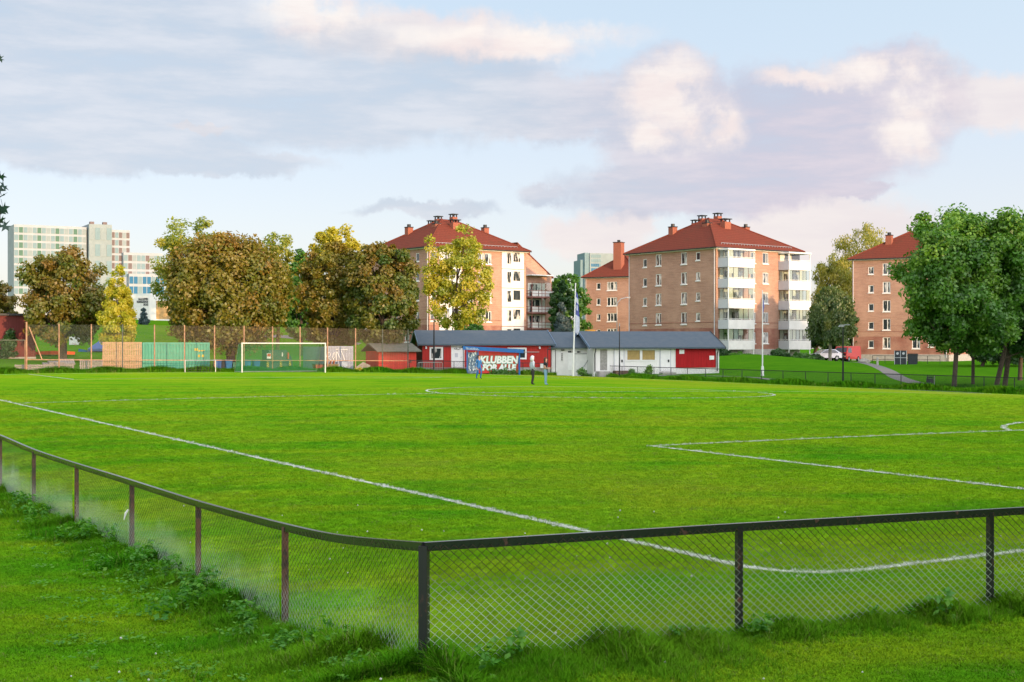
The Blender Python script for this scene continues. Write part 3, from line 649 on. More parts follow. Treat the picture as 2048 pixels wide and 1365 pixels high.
rows = [15.4 - 2.745 * k for k in range(5)]
def chims(al, bl, ze, ap):
    k, l = bl / 18.0, al / 17.5
    return [(6 * k, 7.2 * l, ap - .95, .95, .95, False), (8.6 * k, 6 * l, ap - .7, 1.2, 1.0, True), (10.6 * k, 9.3 * l, ap + .45, .85, .85, True), (8.6 * k, 10.6 * l, ap + .12, .85, .85, True),
            (7.6 * k, 11 * l, ap - .55, .9, .8, True), (16.5 * k, 9 * l, ap - .9, .85, .85, False), (4.4 * k, 12.6 * l, ap - 1.2, .9, .9, False)]
block('five-storey brick block with two white stacks of glazed balconies and red hip roof', O2, ROT, 17.5, 16.5, 1.65, 15.8, 20.7, 5.0,
      [(1290, .78, 1.15, 'single', [r - .5 for r in rows]), (1317, 1.15, 1.6, 'double', rows), (1368, 1.15, 1.6, 'double', rows), (1396, .8, 1.1, 'single', [r - .1 for r in rows])],
      [(1506, 1.0, 1.5, 'single', [r + .02 for r in rows]), (1531, 1.15, 1.5, 'double', [r + .02 for r in rows])], chims(17.5, 16.5, 15.8, 20.7), extra=blk2_extra(O2))
O1 = (-11.45, 193.0)
def blk1_extra(t, zb, H):
    bx = Vector((math.cos(ROT), math.sin(ROT)))
    for p0, p1 in ((878, 922), (1003, 1047)):
        x0, x1 = face_t(p0, O1, bx), face_t(p1, O1, bx)
        for k in range(5):
            z = 0.55 + k * 2.75
            m = MB(); m.box(x0, x1, -.12, -.004, z, z + 2.66); b = m.build('infill_panel', MATS['white_render'], t)
            m = MB(); m.box(x0 + .9, x0 + 1.62, -.17, -.121, z + .75, z + 2.3); m.build('balcony_door', MATS['pane'], b)
            m = MB(); m.box(x0 + 2.0, x0 + 3.25, -.17, -.121, z + 1.05, z + 2.4); m.build('window', MATS['pane'], b)
            m = MB()
            for a, c, d0, d1 in ((x0 + .8, x0 + .9, .65, 2.4), (x0 + 1.62, x0 + 1.72, .65, 2.4), (x0 + 1.9, x0 + 2.0, .95, 2.5), (x0 + 3.25, x0 + 3.35, .95, 2.5)): m.box(a, c, -.19, -.122, z + d0, z + d1)
            m.build('window_frame', MATS['white_paint'], b)
        m = MB(); m.box(x0 - .1, x1 + .1, -.16, -.004, .3, .55); m.build('infill_base', MATS['grey_panel'], t)
r1 = [15.75 - 2.745 * k for k in range(5)]
block('five-storey brick block with flat white balcony infills, behind the yellow-green tree', O1, ROT, 16.0, 16.9, 2.15, 16.3, 21.1, 5.5,
      [(792, .8, 1.1, 'single', r1), (814, 1.15, 1.6, 'double', r1), (835, .85, 1.15, 'single', [r - .2 for r in r1])],
      [(867, 1.0, 1.5, 'single', r1), (940, 1.1, 1.5, 'double', r1), (962, 1.1, 1.5, 'double', r1), (976, 1.2, 1.5, 'double', r1)], chims(16.0, 16.9, 16.3, 21.1), extra=blk1_extra)
# block on the right, half hidden by the big tree
ROT3 = R(58.8); O3 = (63.2, 202.6); r3 = [14.85 - 2.745 * k for k in range(5)]
block('five-storey brick block with small white windows, half hidden by the big green tree', O3, ROT3, 14.2, 15.0, .85, 15.6, 20.0, 4.0,
      [(1742, .8, 1.1, 'single', [r - .45 for r in r3]), (1773, 1.15, 1.65, 'double', r3), (1832, 1.15, 1.65, 'double', r3), (1862, .8, 1.1, 'single', [r - .3 for r in r3])],
      [], [(3.5, 9.6, 19.2, .9, .9, False)])
# block farther back, left of the block with balconies
ROT4 = R(62); O4 = (XofPx(1275, 247), 247.0); r4 = [14.1 - 2.78 * k for k in range(5)]
block('four-storey brick block with wide white windows and one tall chimney, behind the white clubhouse', O4, ROT4, 10.2, 14.0, 1.2, 15.0, 19.3, 3.4,
      [(1197, .75, 1.15, 'single', [r - .15 for r in r4]), (1224, 1.95, 1.5, 'triple', r4)], [], [(2.3, 4.6, 21.2, 1.5, 1.5, False)])
def gable_block():
    O = (XofPx(1036, 236), 236.0); rot = ROT; zb = 2.0; t = thing('apartment_block', 'brick gable end with stacked reddish-framed balconies beside the spruce', 'apartment block', (O[0], O[1], zb), rot)
    bx = Vector((math.cos(rot), math.sin(rot))); W = face_t(1103, O, bx); D = 11.0; zl = ZofPy(488, 236) - zb; zr = ZofPy(553, 238) - zb
    m = MB(); m.face([(0, 0, -2), (W, 0, -2), (W, 0, zr), (0, 0, zl)]); m.face([(W, 0, -2), (W, D, -2), (W, D, zr), (W, 0, zr)]); m.face([(0, 0, -2), (0, D, -2), (0, D, zl), (0, 0, zl)]); m.face([(0, D, -2), (W, D, -2), (W, D, zr), (0, D, zl)])
    m.build('wall', MATS['brick_tan'], t, fix=False)
    m = MB(); m.prism([(-.2, zl + .02), (W + .4, zr - .25), (W + .4, zr - .05), (-.2, zl + .25)], -.12, D + .2); m.build('roof', MATS['roof_tile'], t)
    m = MB(); x1 = face_t(1071, O, bx); x0 = x1 - 2.2; zt = ZofPy(505, 240) - zb; m.box(x0, x1, 1.5, 5.0, zl - 4.0, zt); dm = m.build('dormer', MATS['chimney_brick'], t)
    for k in range(3): m = MB(); m.box(x0 + .25 + k * .65, x0 + .65 + k * .65, 1.42, 1.49, zt - 1.5, zt - .4); m.build('pane', MATS['pane'], dm)
    m = MB(); m.box(x0 - .15, x1 + .15, 1.3, 5.1, zt + .003, zt + .15); m.build('dormer_roof', MATS['dark_metal'], dm)
    mat('balcony_frame', (0.33, 0.12, 0.10), 0.6); a, b = face_t(1053, O, bx), face_t(1093, O, bx)
    for k in range(4):
        z = ZofPy(582 + 31.5 * k, 238) - zb
        m = MB(); m.box(a, b, -1.5, -.02, z - 1.25, z - 1.1)
        for x in (a + .05, (a + b) / 2, b - .05): m.box(x - .04, x + .04, -1.5, -1.42, z - 1.1, z + 1.4)
        for zz in (z - 1.0, z - .5, z - .02): m.bar((a, -1.52, zz), (b, -1.52, zz), .06, .07); m.bar((a, -1.5, zz), (a, 0, zz), .06, .07)
        bb = m.build('balcony', MATS['balcony_frame'], t)
        for q in range(3): m = MB(); w = (b - a) / 3; m.box(a + q * w + .08, a + (q + 1) * w - .08, -1.49, -1.47, z - .95, z - .08); m.build('parapet_panel', MATS['white_render'], bb)
        m = MB(); m.box(a + .3, b - .4, -.04, -.004, z - 1.05, z + 1.3); m.build('rear_wall', MATS['recess_wall'], bb)
        for xa, w_ in ((a + .6, 1.0), (a + 1.9, .8)): m = MB(); m.box(xa, xa + w_, -.09, -.041, z - .95, z + 1.1); m.build('rear_window', MATS['pane'], bb)
        if k in (0, 1):
            for q in range(4): m = MB(); w = (b - a - .2) / 4; m.box(a + .1 + q * w, a + .04 + (q + 1) * w, -1.46, -1.45, z, z + 1.35); m.build('glass_pane', MATS['balcony_glass'], bb)
    m = MB(); m.box(a - .2, b + .2, -1.7, 0, ZofPy(553, 238) - zb + .05, ZofPy(553, 238) - zb + .2); m.build('balcony_roof', MATS['white_paint'], t)
gable_block()
# ------------------------------------------------------------------ clubhouse
def mat_boards(name, col, pitch=0.14, dark=0.45, axis=0, var=0.1):
    m = bpy.data.materials.new(name); m.use_nodes = True; T = NT(m.node_tree); b = T.n['Principled BSDF']
    tc = T.add('ShaderNodeTexCoord').outputs['Object']; sp = T.add('ShaderNodeSeparateXYZ'); T.put(sp.inputs[0], tc)
    n = T.noise(T.vec('MULTIPLY', tc, (7.0, 1.0, 0.5)), 1.0, 4, 0.6)
    c = T.mix(T.rng(n, 0.3, 0.7), (*col, 1), tuple(x * (1 - 2 * var) for x in col) + (1,))
    T.put(b.inputs['Base Color'], c); b.inputs['Roughness'].default_value = 0.7; b.inputs['Specular IOR Level'].default_value = 0.3; MATS[name] = m; return m
mat_boards('red_boards', (0.50, 0.035, 0.028)); mat_boards('dark_red_boards', (0.46, 0.012, 0.016)); mat_boards('white_boards', (0.84, 0.83, 0.80), var=0.04); mat_boards('maroon_boards', (0.16, 0.03, 0.028))
mat('slate_felt', (0.070, 0.100, 0.130), 0.8, var=0.1, scale=2, col2=(0.090, 0.115, 0.14)); mat('blue_trim', (0.16, 0.24, 0.36), 0.5)
mat('tan_shutter', (0.46, 0.33, 0.12), 0.7, var=0.1); mat('grey_render', (0.36, 0.35, 0.32), 0.95, var=0.15, scale=5); mat('timber_deck', (0.22, 0.14, 0.10), 0.9, var=0.2, scale=6)
def boarded(name, mt, W, Z0, Z1, holes, parent, loc, rz, pitch=0.19, thick=0.03):
    m = MB(); wall_holes(m, W, Z0, Z1, holes, .12)
    n = int(W / pitch)
    for k in range(n + 1):          # cover battens
        x = min(W - .03, k * pitch)
        spans = [(Z0, Z1)]
        for h in holes:
            if h[0] - .05 < x < h[1] + .05: spans = [s for a, b in spans for s in ((a, min(b, h[2])), (max(a, h[3]), b)) if s[1] - s[0] > .02]
        for a, b in spans: m.box(x, x + .055, -thick, -.001, a, b)
    return link(name, m.mesh(name, mt, fix=False), parent, loc, rz)
def simple_window(t, x, z, w, h, pane, trim=.12, y=0.0):
    m = MB(); 
    m.box(x - w / 2 - trim, x - w / 2, y - .06, y + .02, z - trim, z + h + trim); m.box(x + w / 2, x + w / 2 + trim, y - .06, y + .02, z - trim, z + h + trim)
    m.box(x - w / 2, x + w / 2, y - .06, y + .02, z - trim, z); m.box(x - w / 2, x + w / 2, y - .06, y + .02, z + h, z + h + trim)
    o = m.build('window', MATS['white_paint'], t); m = MB(); m.box(x - w / 2, x + w / 2, y + .01, y + .04, z, z + h); m.build('pane', MATS[pane], o); return o
def gable_roof(t, W, D, ze, zr, oh=.45, m0=None):
    m = MB(); th = .16
    m.prism([(-oh, ze - .1), (D / 2, zr), (D + oh, ze - .1), (D + oh, ze + .06), (D / 2, zr + th), (-oh, ze + .06)], -oh, W + oh, axis='x'); return m.build('roof', m0 or MATS['slate_felt'], t)
def barge(t, x, D, ze, zr, mt, oh=.45):
    m = MB(); m.bar((x, -oh, ze - .06), (x, D / 2, zr + .1), .06, .26); m.bar((x, D / 2, zr + .1), (x, D + oh, ze - .06), .06, .26); m.build('barge_board', mt, t)
def downpipe(t, x, ze, mt='dark_metal'):
    m = MB(); m.tube([(x, -.42, ze - .12), (x, -.3, ze - .35), (x, -.09, ze - .6), (x, -.09, .1)], .05, 6); m.build('downpipe', MATS[mt], t)
def clubhouse():
    # red wing
    r = .165; Yf = 137.0; x0 = XofPx(845, Yf); zb = -.12
    t = thing('clubhouse', 'long red boarded clubhouse with slate-grey roof and white door, behind the graffiti shelter', 'clubhouse', (x0, Yf, zb), r)
    d = (math.cos(r), math.sin(r)); O = (x0, Yf); S = lambda px: face_t(px, O, d)
    W = S(1101); D = 8.0; ze = 2.75; zr = 4.05; fb = .5
    wz = lambda py: ZofPy(py, Yf + 1) - zb
    win = [(S(872.5), 1.0, wz(717), wz(697.5)), (S(1034), 1.6, wz(716), wz(699))]
    holes = [(c - w / 2, c + w / 2, a, b) for c, w, a, b in win] + [(S(915.5) - .5, S(915.5) + .5, fb, fb + 2.05)]
    boarded('wall', MATS['red_boards'], W, fb, ze, holes, t, (0, 0, 0), 0)
    boarded('gable_wall', MATS['maroon_boards'], D, fb, ze, [], t, (0, D, 0), -math.pi / 2)
    m = MB(); m.face([(-.01, 0, ze), (-.01, D, ze), (-.01, D / 2, zr)]); m.face([(W, 0, fb), (W, D, fb), (W, D, ze), (W, D / 2, zr), (W, 0, ze)]); m.face([(0, D, fb), (W, D, fb), (W, D, ze), (0, D, ze)]); m.build('gable_wall', MATS['maroon_boards'], t, fix=False)
    m = MB(); m.box(.02, W - .02, .02, D - .02, -1.2, fb); m.build('foundation', MATS['concrete'], t)
    gable_roof(t, W, D, ze, zr, .4); barge(t, -.46, D, ze, zr, MATS['blue_trim'], .4); barge(t, W + .46, D, ze, zr, MATS['blue_trim'], .4)
    for c, w, a, b in win: simple_window(t, c, a, w, b - a, 'pane', .16)
    c = S(915.5); m = MB(); m.box(c - .5, c + .5, .02, .08, fb, fb + 2.05); dr = m.build('door', MATS['white_paint'], t)
    m = MB(); m.box(c - .65, c - .5, -.06, .02, fb - .08, fb + 2.2); m.box(c + .5, c + .65, -.06, .02, fb - .08, fb + 2.2); m.box(c - .5, c + .5, -.06, .02, fb + 2.05, fb + 2.2); m.build('door_frame', MATS['white_paint'], dr)
    m = MB(); m.box(c - .28, c + .02, .0, .018, fb + 1.0, fb + 1.4); m.build('notice', MATS['grey_panel'], dr); m = MB(); m.tube([(c + .38, .0, fb + 1.0), (c + .38, -.05, fb + 1.0), (c + .26, -.05, fb + 1.0)], .014, 6); m.build('handle', MATS['dark_metal'], dr)
    m = MB()
    for k in range(4): m.bar((c - .35 + k * .17, .01, fb + 1.85 - .04 * (k % 2)), (c - .22 + k * .17, .01, fb + 1.78 + .04 * (k % 2)), .03, .07)
    m.build('door_wreath', MATS['dark_metal'], dr)
    for k in range(3): m = MB(); m.box(c - 2.8, c + 2.2, -1.5 + k * .4, -.07, fb - .66 + k * .2, fb - .46 + k * .2 - .004); m.build('step', MATS['timber_deck'], t)
    for px in (852, 915.5, 1079): m = MB(); m.tube([(S(px), .0, ze - .28), (S(px), -.12, ze - .28)], [.05, .1], 8); m.cyl(S(px), -.16, ze - .42, ze - .3, .1, .07, 8); m.build('wall_lamp', MATS['white_paint'], t)
    m = MB(); m.box(S(1062) - 1.9, S(1062) + .8, -.12, -.06, wz(705), wz(704)); m.build('conduit', MATS['galvanised'], t)
    m = MB(); m.box(S(1080), S(1090), -.25, -.04, wz(737), wz(728)); m.build('meter_box', MATS['white_render'], t)
    # white middle part
    x0, Yf = XofPx(1103, 139.5), 139.5; O = (x0, Yf); r2 = .17; d = (math.cos(r2), math.sin(r2)); S2 = lambda px: face_t(px, O, d); W = S2(1184)
    t = thing('clubhouse', 'white-painted middle part of the clubhouse with garage door and sloping slate roof', 'clubhouse', (x0, Yf, zb), r2); D, ze, zr = 7.0, 2.45, 3.9
    wz = lambda py: ZofPy(py, Yf) - zb
    m = MB(); m.box(0, W, 0, D, -1.2, ze); m.prism([(0, ze), (D / 2, zr), (D, ze)], 0.01, W - .01, axis='x'); m.build('wall', MATS['white_render'], t)
    gable_roof(t, W, D, ze, zr, .4)
    m = MB(); m.box(S2(1136), S2(1146), -.05, -.004, 0.2, wz(706)); dd = m.build('door', MATS['white_paint'], t); m = MB(); m.box(S2(1136), S2(1146), -.05, -.004, wz(705.6), wz(702.6)); m.build('transom_light', MATS['pane'], dd)
    m = MB(); m.box(S2(1151), S2(1181), -.05, -.004, 0.1, wz(709.5)); gd = m.build('garage_door', MATS['white_paint'], t)
    for k in range(4): m = MB(); m.box(S2(1151) + .05, S2(1181) - .05, -.075, -.051, .2 + k * .42, .58 + k * .42); m.build('door_panel', MATS['white_paint'], gd)
    m = MB(); m.box(S2(1154), S2(1162), -.05, -.004, wz(706), wz(703)); m.build('vent_window', MATS['pane'], t)
    m = MB(); m.bar((S2(1146), -.1, wz(708)), (S2(1184), -.1, wz(708)), .06, .08); m.bar((S2(1184), -.12, wz(708)), (S2(1158), -1.1, wz(741)), .06, .06); m.build('gate_beam', MATS['galvanised'], t)
    for k in range(4): m = MB(); m.cyl(S2(1124), -.03, wz(709 + 4 * k), wz(707.6 + 4 * k), .09, n=8); m.build('wall_vent', MATS['dark_metal'], t)
    m = MB(); m.box(S2(1122), S2(1128), -.2, -.004, ze - .3, ze - .18); m.build('wall_lamp', MATS['dark_metal'], t)
    # right part: white wall, shutters, red boarded end
    r3 = .2; Yf = 137.5; x0 = XofPx(1187, Yf); O = (x0, Yf); d = (math.cos(r3), math.sin(r3)); S3 = lambda px: face_t(px, O, d); W = S3(1438)
    t = thing('clubhouse', 'white clubhouse wing with tan shutters and bright red boarded end under slate roof', 'clubhouse', (x0, Yf, zb), r3); D, ze, zr = 8.2, 2.45, 3.95
    wz = lambda py: ZofPy(py, Yf + 1.5) - zb
    sr = S3(1351); boarded('wall', MATS['white_boards'], sr, -.9, ze, [(S3(1200), S3(1214.5), .2, ze - .2)] + [(S3(p) - .7, S3(p) + .7, wz(720), wz(701)) for p in (1267, 1297)], t, (0, 0, 0), 0, .24, .015)
    boarded('red_wall', MATS['dark_red_boards'], S3(1431) - sr - .004, .45, ze, [], t, (sr + .004, -.03, 0), 0, .17, .03)
    m = MB(); m.box(sr + .004, W - .02, .02, .3, -.9, .45); m.box(W - .3, W, -.02, .3, -.9, ze); m.build('plinth', MATS['white_render'], t)
    m = MB(); m.face([(W, 0, -.9), (W, D, -.9), (W, D, ze), (W, D / 2, zr), (W, 0, ze)]); m.face([(0, 0, -.9), (0, D, -.9), (0, D, ze), (0, D / 2, zr), (0, 0, ze)]); m.face([(0, D, -.9), (W, D, -.9), (W, D, ze), (0, D, ze)]); m.build('gable_wall', MATS['white_render'], t, fix=False)
    gable_roof(t, W, D, ze, zr, .5); barge(t, -.53, D, ze, zr, MATS['blue_trim'], .5); barge(t, W + .53, D, ze, zr, MATS['dark_metal'], .5)
    m = MB(); m.box(S3(1200), S3(1214.5), .05, .1, .2, ze - .2); m.build('grey_panel', MATS['grey_render'], t)
    for p in (1267, 1297):
        o = simple_window(t, S3(p), wz(720), 1.3, wz(701) - wz(720), 'tan_shutter', .13)
        mm = MB(); 
        for k in range(6): mm.box(S3(p) - .63, S3(p) + .63, -.012, .008, wz(720) + .04 + k * .155, wz(720) + .13 + k * .155)
        mm.build('shutter_slats', MATS['tan_shutter'], o)
    for a, b in ((1229, 1247), (1321, 1340)):
        m = MB(); m.box(S3(a), S3(b), -.06, -.016, .1, ze - .25); dr = m.build('door', MATS['white_paint'], t)
        m = MB(); m.box(S3(a) - .08, S3(a), -.08, -.01, .1, ze - .16); m.box(S3(b), S3(b) + .08, -.08, -.01, .1, ze - .16); m.build('door_frame', MATS['grey_panel'], dr)
        m = MB(); m.box(S3(b) - .25, S3(b) - .1, -.12, -.061, 1.0, 1.25); m.build('handle', MATS['dark_metal'], dr)
    for a, zc in ((1363, 704), (1423, 716)): m = MB(); m.box(S3(a) - .25, S3(a) + .25, -.1, -.063, wz(zc) - .2, wz(zc) + .2); m.build('wall_notice', MATS['white_paint'], t)
    downpipe(t, S3(1434) , ze); downpipe(t, .12, ze)
    for a, b in ((1192, 1213), (1225, 1258)): m = MB(); m.box(S3(a), S3(b), -1.3, -.1, -.7, .12 if a < 1200 else .18); m.build('step', MATS['timber_deck'] if a > 1200 else MATS['concrete'], t)
    m = MB(); m.box(S3(1318), S3(1345), -1.2, -.1, -.7, .0); m.build('step', MATS['concrete'], t)
clubhouse()
mat('yellow_box', (0.65, 0.33, 0.05), 0.6); mat('plastic_blue', (0.015, 0.13, 0.42), 0.4, var=0.05); mat('plastic_dark', (0.035, 0.04, 0.05), 0.5)
m = MB(); m.box(-.55, .55, -.5, .5, 0, 1.0); m.box(-.6, .6, -.55, .55, 1.0, 1.1)
x, y = onground(1180, 165); bx_ = thing('salt_box', 'yellow grit box standing behind the clubhouse roof', 'box', (x, y, ZofPy(667, 165) - .7)); m.build('body', MATS['yellow_box'], bx_)
m = MB(); m.box(-.35, .35, -.35, .35, -3.5, 0); m.build('stand', MATS['concrete'], bx_)

# ------------------------------------------------------------------ dugout with graffiti
def text_mesh(txt, size, mt, extr=.006, offset=0.0, shear=0.0, align='CENTER'):
    cu = bpy.data.curves.new('text', 'FONT'); cu.body = txt; cu.size = size; cu.extrude = extr; cu.offset = offset; cu.shear = shear; cu.align_x = align; cu.resolution_u = 3
    o = bpy.data.objects.new('text', cu); COL.objects.link(o); bpy.context.view_layer.update()
    me = bpy.data.meshes.new_from_object(o.evaluated_get(bpy.context.evaluated_depsgraph_get())); bpy.data.objects.remove(o); me.materials.clear(); me.materials.append(mt); return me
def put_text(parent, name, txt, size, mt, loc, offset=0, extr=.006, shear=0, sx=1.0, rot=(math.pi / 2, 0, 0), align='CENTER'):
    o = link(name, text_mesh(txt, size, mt, extr, offset, shear, align), parent, loc); o.rotation_euler = rot; o.scale = (sx, 1, 1); return o
def dugout():
    p0, p1 = v_px(934, 103.2), v_px(1039, 103.2); zb = g(*p0) - .02
    rot = math.atan2(p1[1] - p0[1], p1[0] - p0[0]) * .25; Y0 = p0[1]; O = (p0[0], Y0); d = (math.cos(rot), math.sin(rot)); W = face_t(1039, O, d)
    t = thing('team_shelter', 'graffiti-covered team shelter with blue roof beam at the fence by the clubhouse', 'shelter', (O[0], O[1], zb), rot)
    mat('graffiti_red', (0.62, 0.04, 0.03), 0.6, var=0.1); mat('shelter_blue', (0.015, 0.14, 0.44), 0.5, var=0.08); mat('graffiti_dark', (0.05, 0.07, 0.12), 0.6, scale=4, col2=(0.25, 0.33, 0.42)); mat('graffiti_white', (0.82, 0.82, 0.80), 0.6, var=0.03); mat('graffiti_green', (0.05, 0.30, 0.16), 0.6)
    xr = face_t(956, O, d)
    m = MB(); m.box(xr, W, -.02, .03, .05, 2.0); m.build('back_panel', MATS['graffiti_red'], t)
    m = MB(); m.box(0, xr - .02, -.03, .02, .05, 2.0); sp = m.build('side_panel', MATS['graffiti_dark'], t)
    m = MB(); m.bar((-.4, -.1, 2.42), (W + .35, -.1, 2.1), .35, .36); rf = m.build('roof_beam', MATS['shelter_blue'], t)
    m = MB(); m.face([(-.4, -.2, 2.60), (W + .35, -.2, 2.28), (W + .35, 1.5, 2.18), (-.4, 1.5, 2.5)]); m.face([(-.4, -.2, 2.52), (W + .35, -.2, 2.2), (W + .35, 1.5, 2.1), (-.4, 1.5, 2.42)][::-1]); m.build('roof_sheet', MATS['shelter_blue'], t, fix=False)
    m = MB()
    for x in (0.0, xr, W): m.bar((x, -.06, -.2), (x, -.06, 2.2), .12, .1)
    m.bar((W - .08, -.08, -.1), (W - .08, -.08, 1.5), .22, .05); m.build('posts', MATS['shelter_blue'], t)
    m = MB(); rq = random.Random(8)
    for k in range(9): x = -.1 + k * .13; z = 2.40 - x * .057; m.bar((x, -.284, z - .05), (x + rq.uniform(-.03, .09), -.284, z + rq.uniform(.02, .08)), .035, .008, up=(0, 1, 0))
    m.bar((-.1, -.284, 2.31), (1.1, -.284, 2.24), .03, .008, up=(0, 1, 0)); m.build('worn_lettering', MATS['graffiti_white'], rf)
    cx = (xr + W) / 2
    for txt, sz, zz, sx_, k in (('KLUBBEN', .90, 1.0, .93, 0), ('FOR ALLE', .72, .36, 1.0, 1)):
        put_text(t, 'graffiti_outline', txt, sz, MATS['graffiti_green'], (cx, -.035 - .001 * k, zz), offset=.085, extr=.003, shear=.12, sx=sx_)
        put_text(t, 'graffiti_letters', txt, sz, MATS['graffiti_white'], (cx, -.044 - .001 * k, zz), offset=.045, extr=.003, shear=.12, sx=sx_)
    rr = random.Random(3); m = MB()
    for k in range(26):
        x = rr.uniform(.08, xr - .12); z = rr.uniform(.2, 1.85); a = rr.uniform(.9, 2.2); l = rr.uniform(.12, .3); m.bar((x, -.036, z), (x + l * math.cos(a), -.036, z + l * math.sin(a)), .05, .008, up=(0, 1, 0))
    m.build('graffiti_strokes', MATS['graffiti_white'], sp)
dugout()

# ------------------------------------------------------------------ goal
mat('goal_white', (0.62, 0.62, 0.59), 0.5, var=0.05)
def goal():
    a, b = xy_of(HW - 4.0, PL), xy_of(HW + 3.95, PL)
    a = v_px(484, PL); b = v_px(650.5, PL)
    t = thing('football_goal', 'full-size white football goal with green net at the far goal line', 'goal', (a[0], a[1], g(*a)), math.atan2(b[1] - a[1], b[0] - a[0])); W = math.dist(a, b); zd = g(*b) - g(*a); H = 2.44
    m = MB(); m.cyl(0, 0, -.02, H, .055, n=12); m.build('post', MATS['goal_white'], t); m = MB(); m.cyl(W, 0, zd, H, .055, n=12); m.build('post', MATS['goal_white'], t)
    m = MB(); m.tube([(-.06, 0, H), (W + .06, 0, H)], .055, 12); m.build('crossbar', MATS['goal_white'], t)
    m = MB(); dep = 2.0
    for x in (0, W): m.tube([(x, 0, H - .05), (x, .9, H - .05), (x, dep, .04), (x, 0, .04)], .025, 6)
    m.tube([(0, dep, .04), (W, dep, .04)], .03, 6); m.build('net_frame', MATS['galvanised'], t)
    m = MB(); m.face([(0, .05, H), (W, .05, H), (W, .9, H - .06), (0, .9, H - .06)]); m.face([(0, .9, H - .06), (W, .9, H - .06), (W, dep, .03), (0, dep, .03)])
    for x in (0, W): m.face([(x, .03, .03), (x, dep, .03), (x, .9, H - .06), (x, .03, H - .03)])
    m.build('net', MATS['goal_net'], t, fix=False)
goal()
def junior_goal():
    a = v_px(370, 102.4); b = v_px(431, 102.4); W = math.dist(a, b); t = thing('junior_goal', 'small white training goal with square mesh beside the green container', 'goal', (a[0], a[1], g(*a)), math.atan2(b[1] - a[1], b[0] - a[0])); H = .98
    m = MB(); m.cyl(0, 0, 0, H, .04); m.cyl(W, 0, 0, H, .04); m.tube([(-.04, 0, H), (W + .04, 0, H)], .035, 8); m.build('frame', MATS['galvanised'], t)
    m = MB()
    for k in range(10): m.bar((W * (k + .5) / 10, .5, .02), (W * (k + .5) / 10, .04, H - .02), .018, .018)
    for k in range(5): z = H * (k + .2) / 5; yy = .5 - .46 * z / H; m.bar((0, yy, z), (W, yy, z), .018, .018, up=(0, 1, 0))
    m.build('mesh_back', MATS['dark_metal'], t)
junior_goal()

# ------------------------------------------------------------------ containers, sheds, bins behind the goal-end fence
def corr(mb, x0, x1, y, z0, z1, pitch, dep, out=-1):
    n = max(2, int(round((x1 - x0) / pitch))); p = (x1 - x0) / n
    for k in range(n):
        a = x0 + k * p; pts = [(a, y), (a + p * .35, y), (a + p * .5, y + out * dep), (a + p * .85, y + out * dep), (a + p, y)]
        for (ax, ay), (bx, by) in zip(pts[:-1], pts[1:]): mb.face([(ax, ay, z0), (bx, by, z0), (bx, by, z1), (ax, ay, z1)])
def container(label, px0, px1, v, H, D, cols, name='shipping_container', dz=0.0):
    a, b = v_px(px0, v), v_px(px1, v); W = math.dist(a, b); t = thing(name, label, 'container', (a[0], a[1], min(g(*a), g(*b)) - .02 + dz), math.atan2(b[1] - a[1], b[0] - a[0]))
    mt = MATS[cols]; m = MB(); corr(m, .1, W - .1, 0, .15, H - .12, .27, .045); m.build('side_panel', mt, t, fix=False)
    m = MB(); m.box(.02, W - .02, .06, D, .1, H - .04); m.build('body', mt, t)
    m = MB()
    for x in (0, W - .12): m.box(x, x + .12, -.06, .06, 0, H)
    m.box(0, W, -.055, .05, H - .14, H + .003); m.box(0, W, -.055, .05, 0, .14); m.build('corner_frame', mt, t)
    return t, W
mat('teal_paint', (0.03, 0.28, 0.19), 0.5, var=0.1, scale=2, col2=(0.05, 0.34, 0.23)); mat('grey_blue_paint', (0.34, 0.37, 0.45), 0.5, var=0.08, scale=2)
mat('decal_yellow', (0.62, 0.46, 0.05), 0.6); mat('rust_red', (0.30, 0.09, 0.05), 0.9, var=0.2)
t, W = container('teal green shipping container beside the tall pallet stack', 285, 419, 108.0, 2.5, 2.4, 'teal_paint')
m = MB()
for xx, zz, ll, hh in ((1.35, 1.78, .3, .22), (1.0, 1.72, .16, .14), (.78, 1.74, .18, .1), (.55, 1.75, .1, .1), (1.05, 1.22, .2, .22), (.7, 1.22, .2, .22)): m.box(W - xx, W - xx + ll, -.058, -.05, zz, zz + hh)
m.build('worn_decal', MATS['decal_yellow'], t)
t, W = container('grey-blue container end with white sprayed scrawl beside the goal', 649, 706, 107.0, 2.35, 5.5, 'grey_blue_paint')
m = MB(); stroke = lambda pts: m.tube([(x * W / 50, -.07, .3 + z) for x, z in pts], .035, 4)
stroke([(3, 1.05), (4, 1.4), (8, 1.5), (10, 1.35), (9, 1.15), (5, 1.05), (10, .75)]); stroke([(13, 1.0), (15, 1.4), (17, 1.5), (18, 1.1), (15, .9), (13, 1.05), (16, .75)])
stroke([(20, .6), (20, 1.5), (21, 1.55), (30, .55), (37, .35)]); stroke([(38, .3), (28, 1.75), (27, 1.7)]); stroke([(19, 1.75), (24, 1.78)]); stroke([(28, 1.75), (40, 1.74)]); stroke([(35, .4), (40, .3)])
m.build('sprayed_scrawl', MATS['graffiti_white'], t)
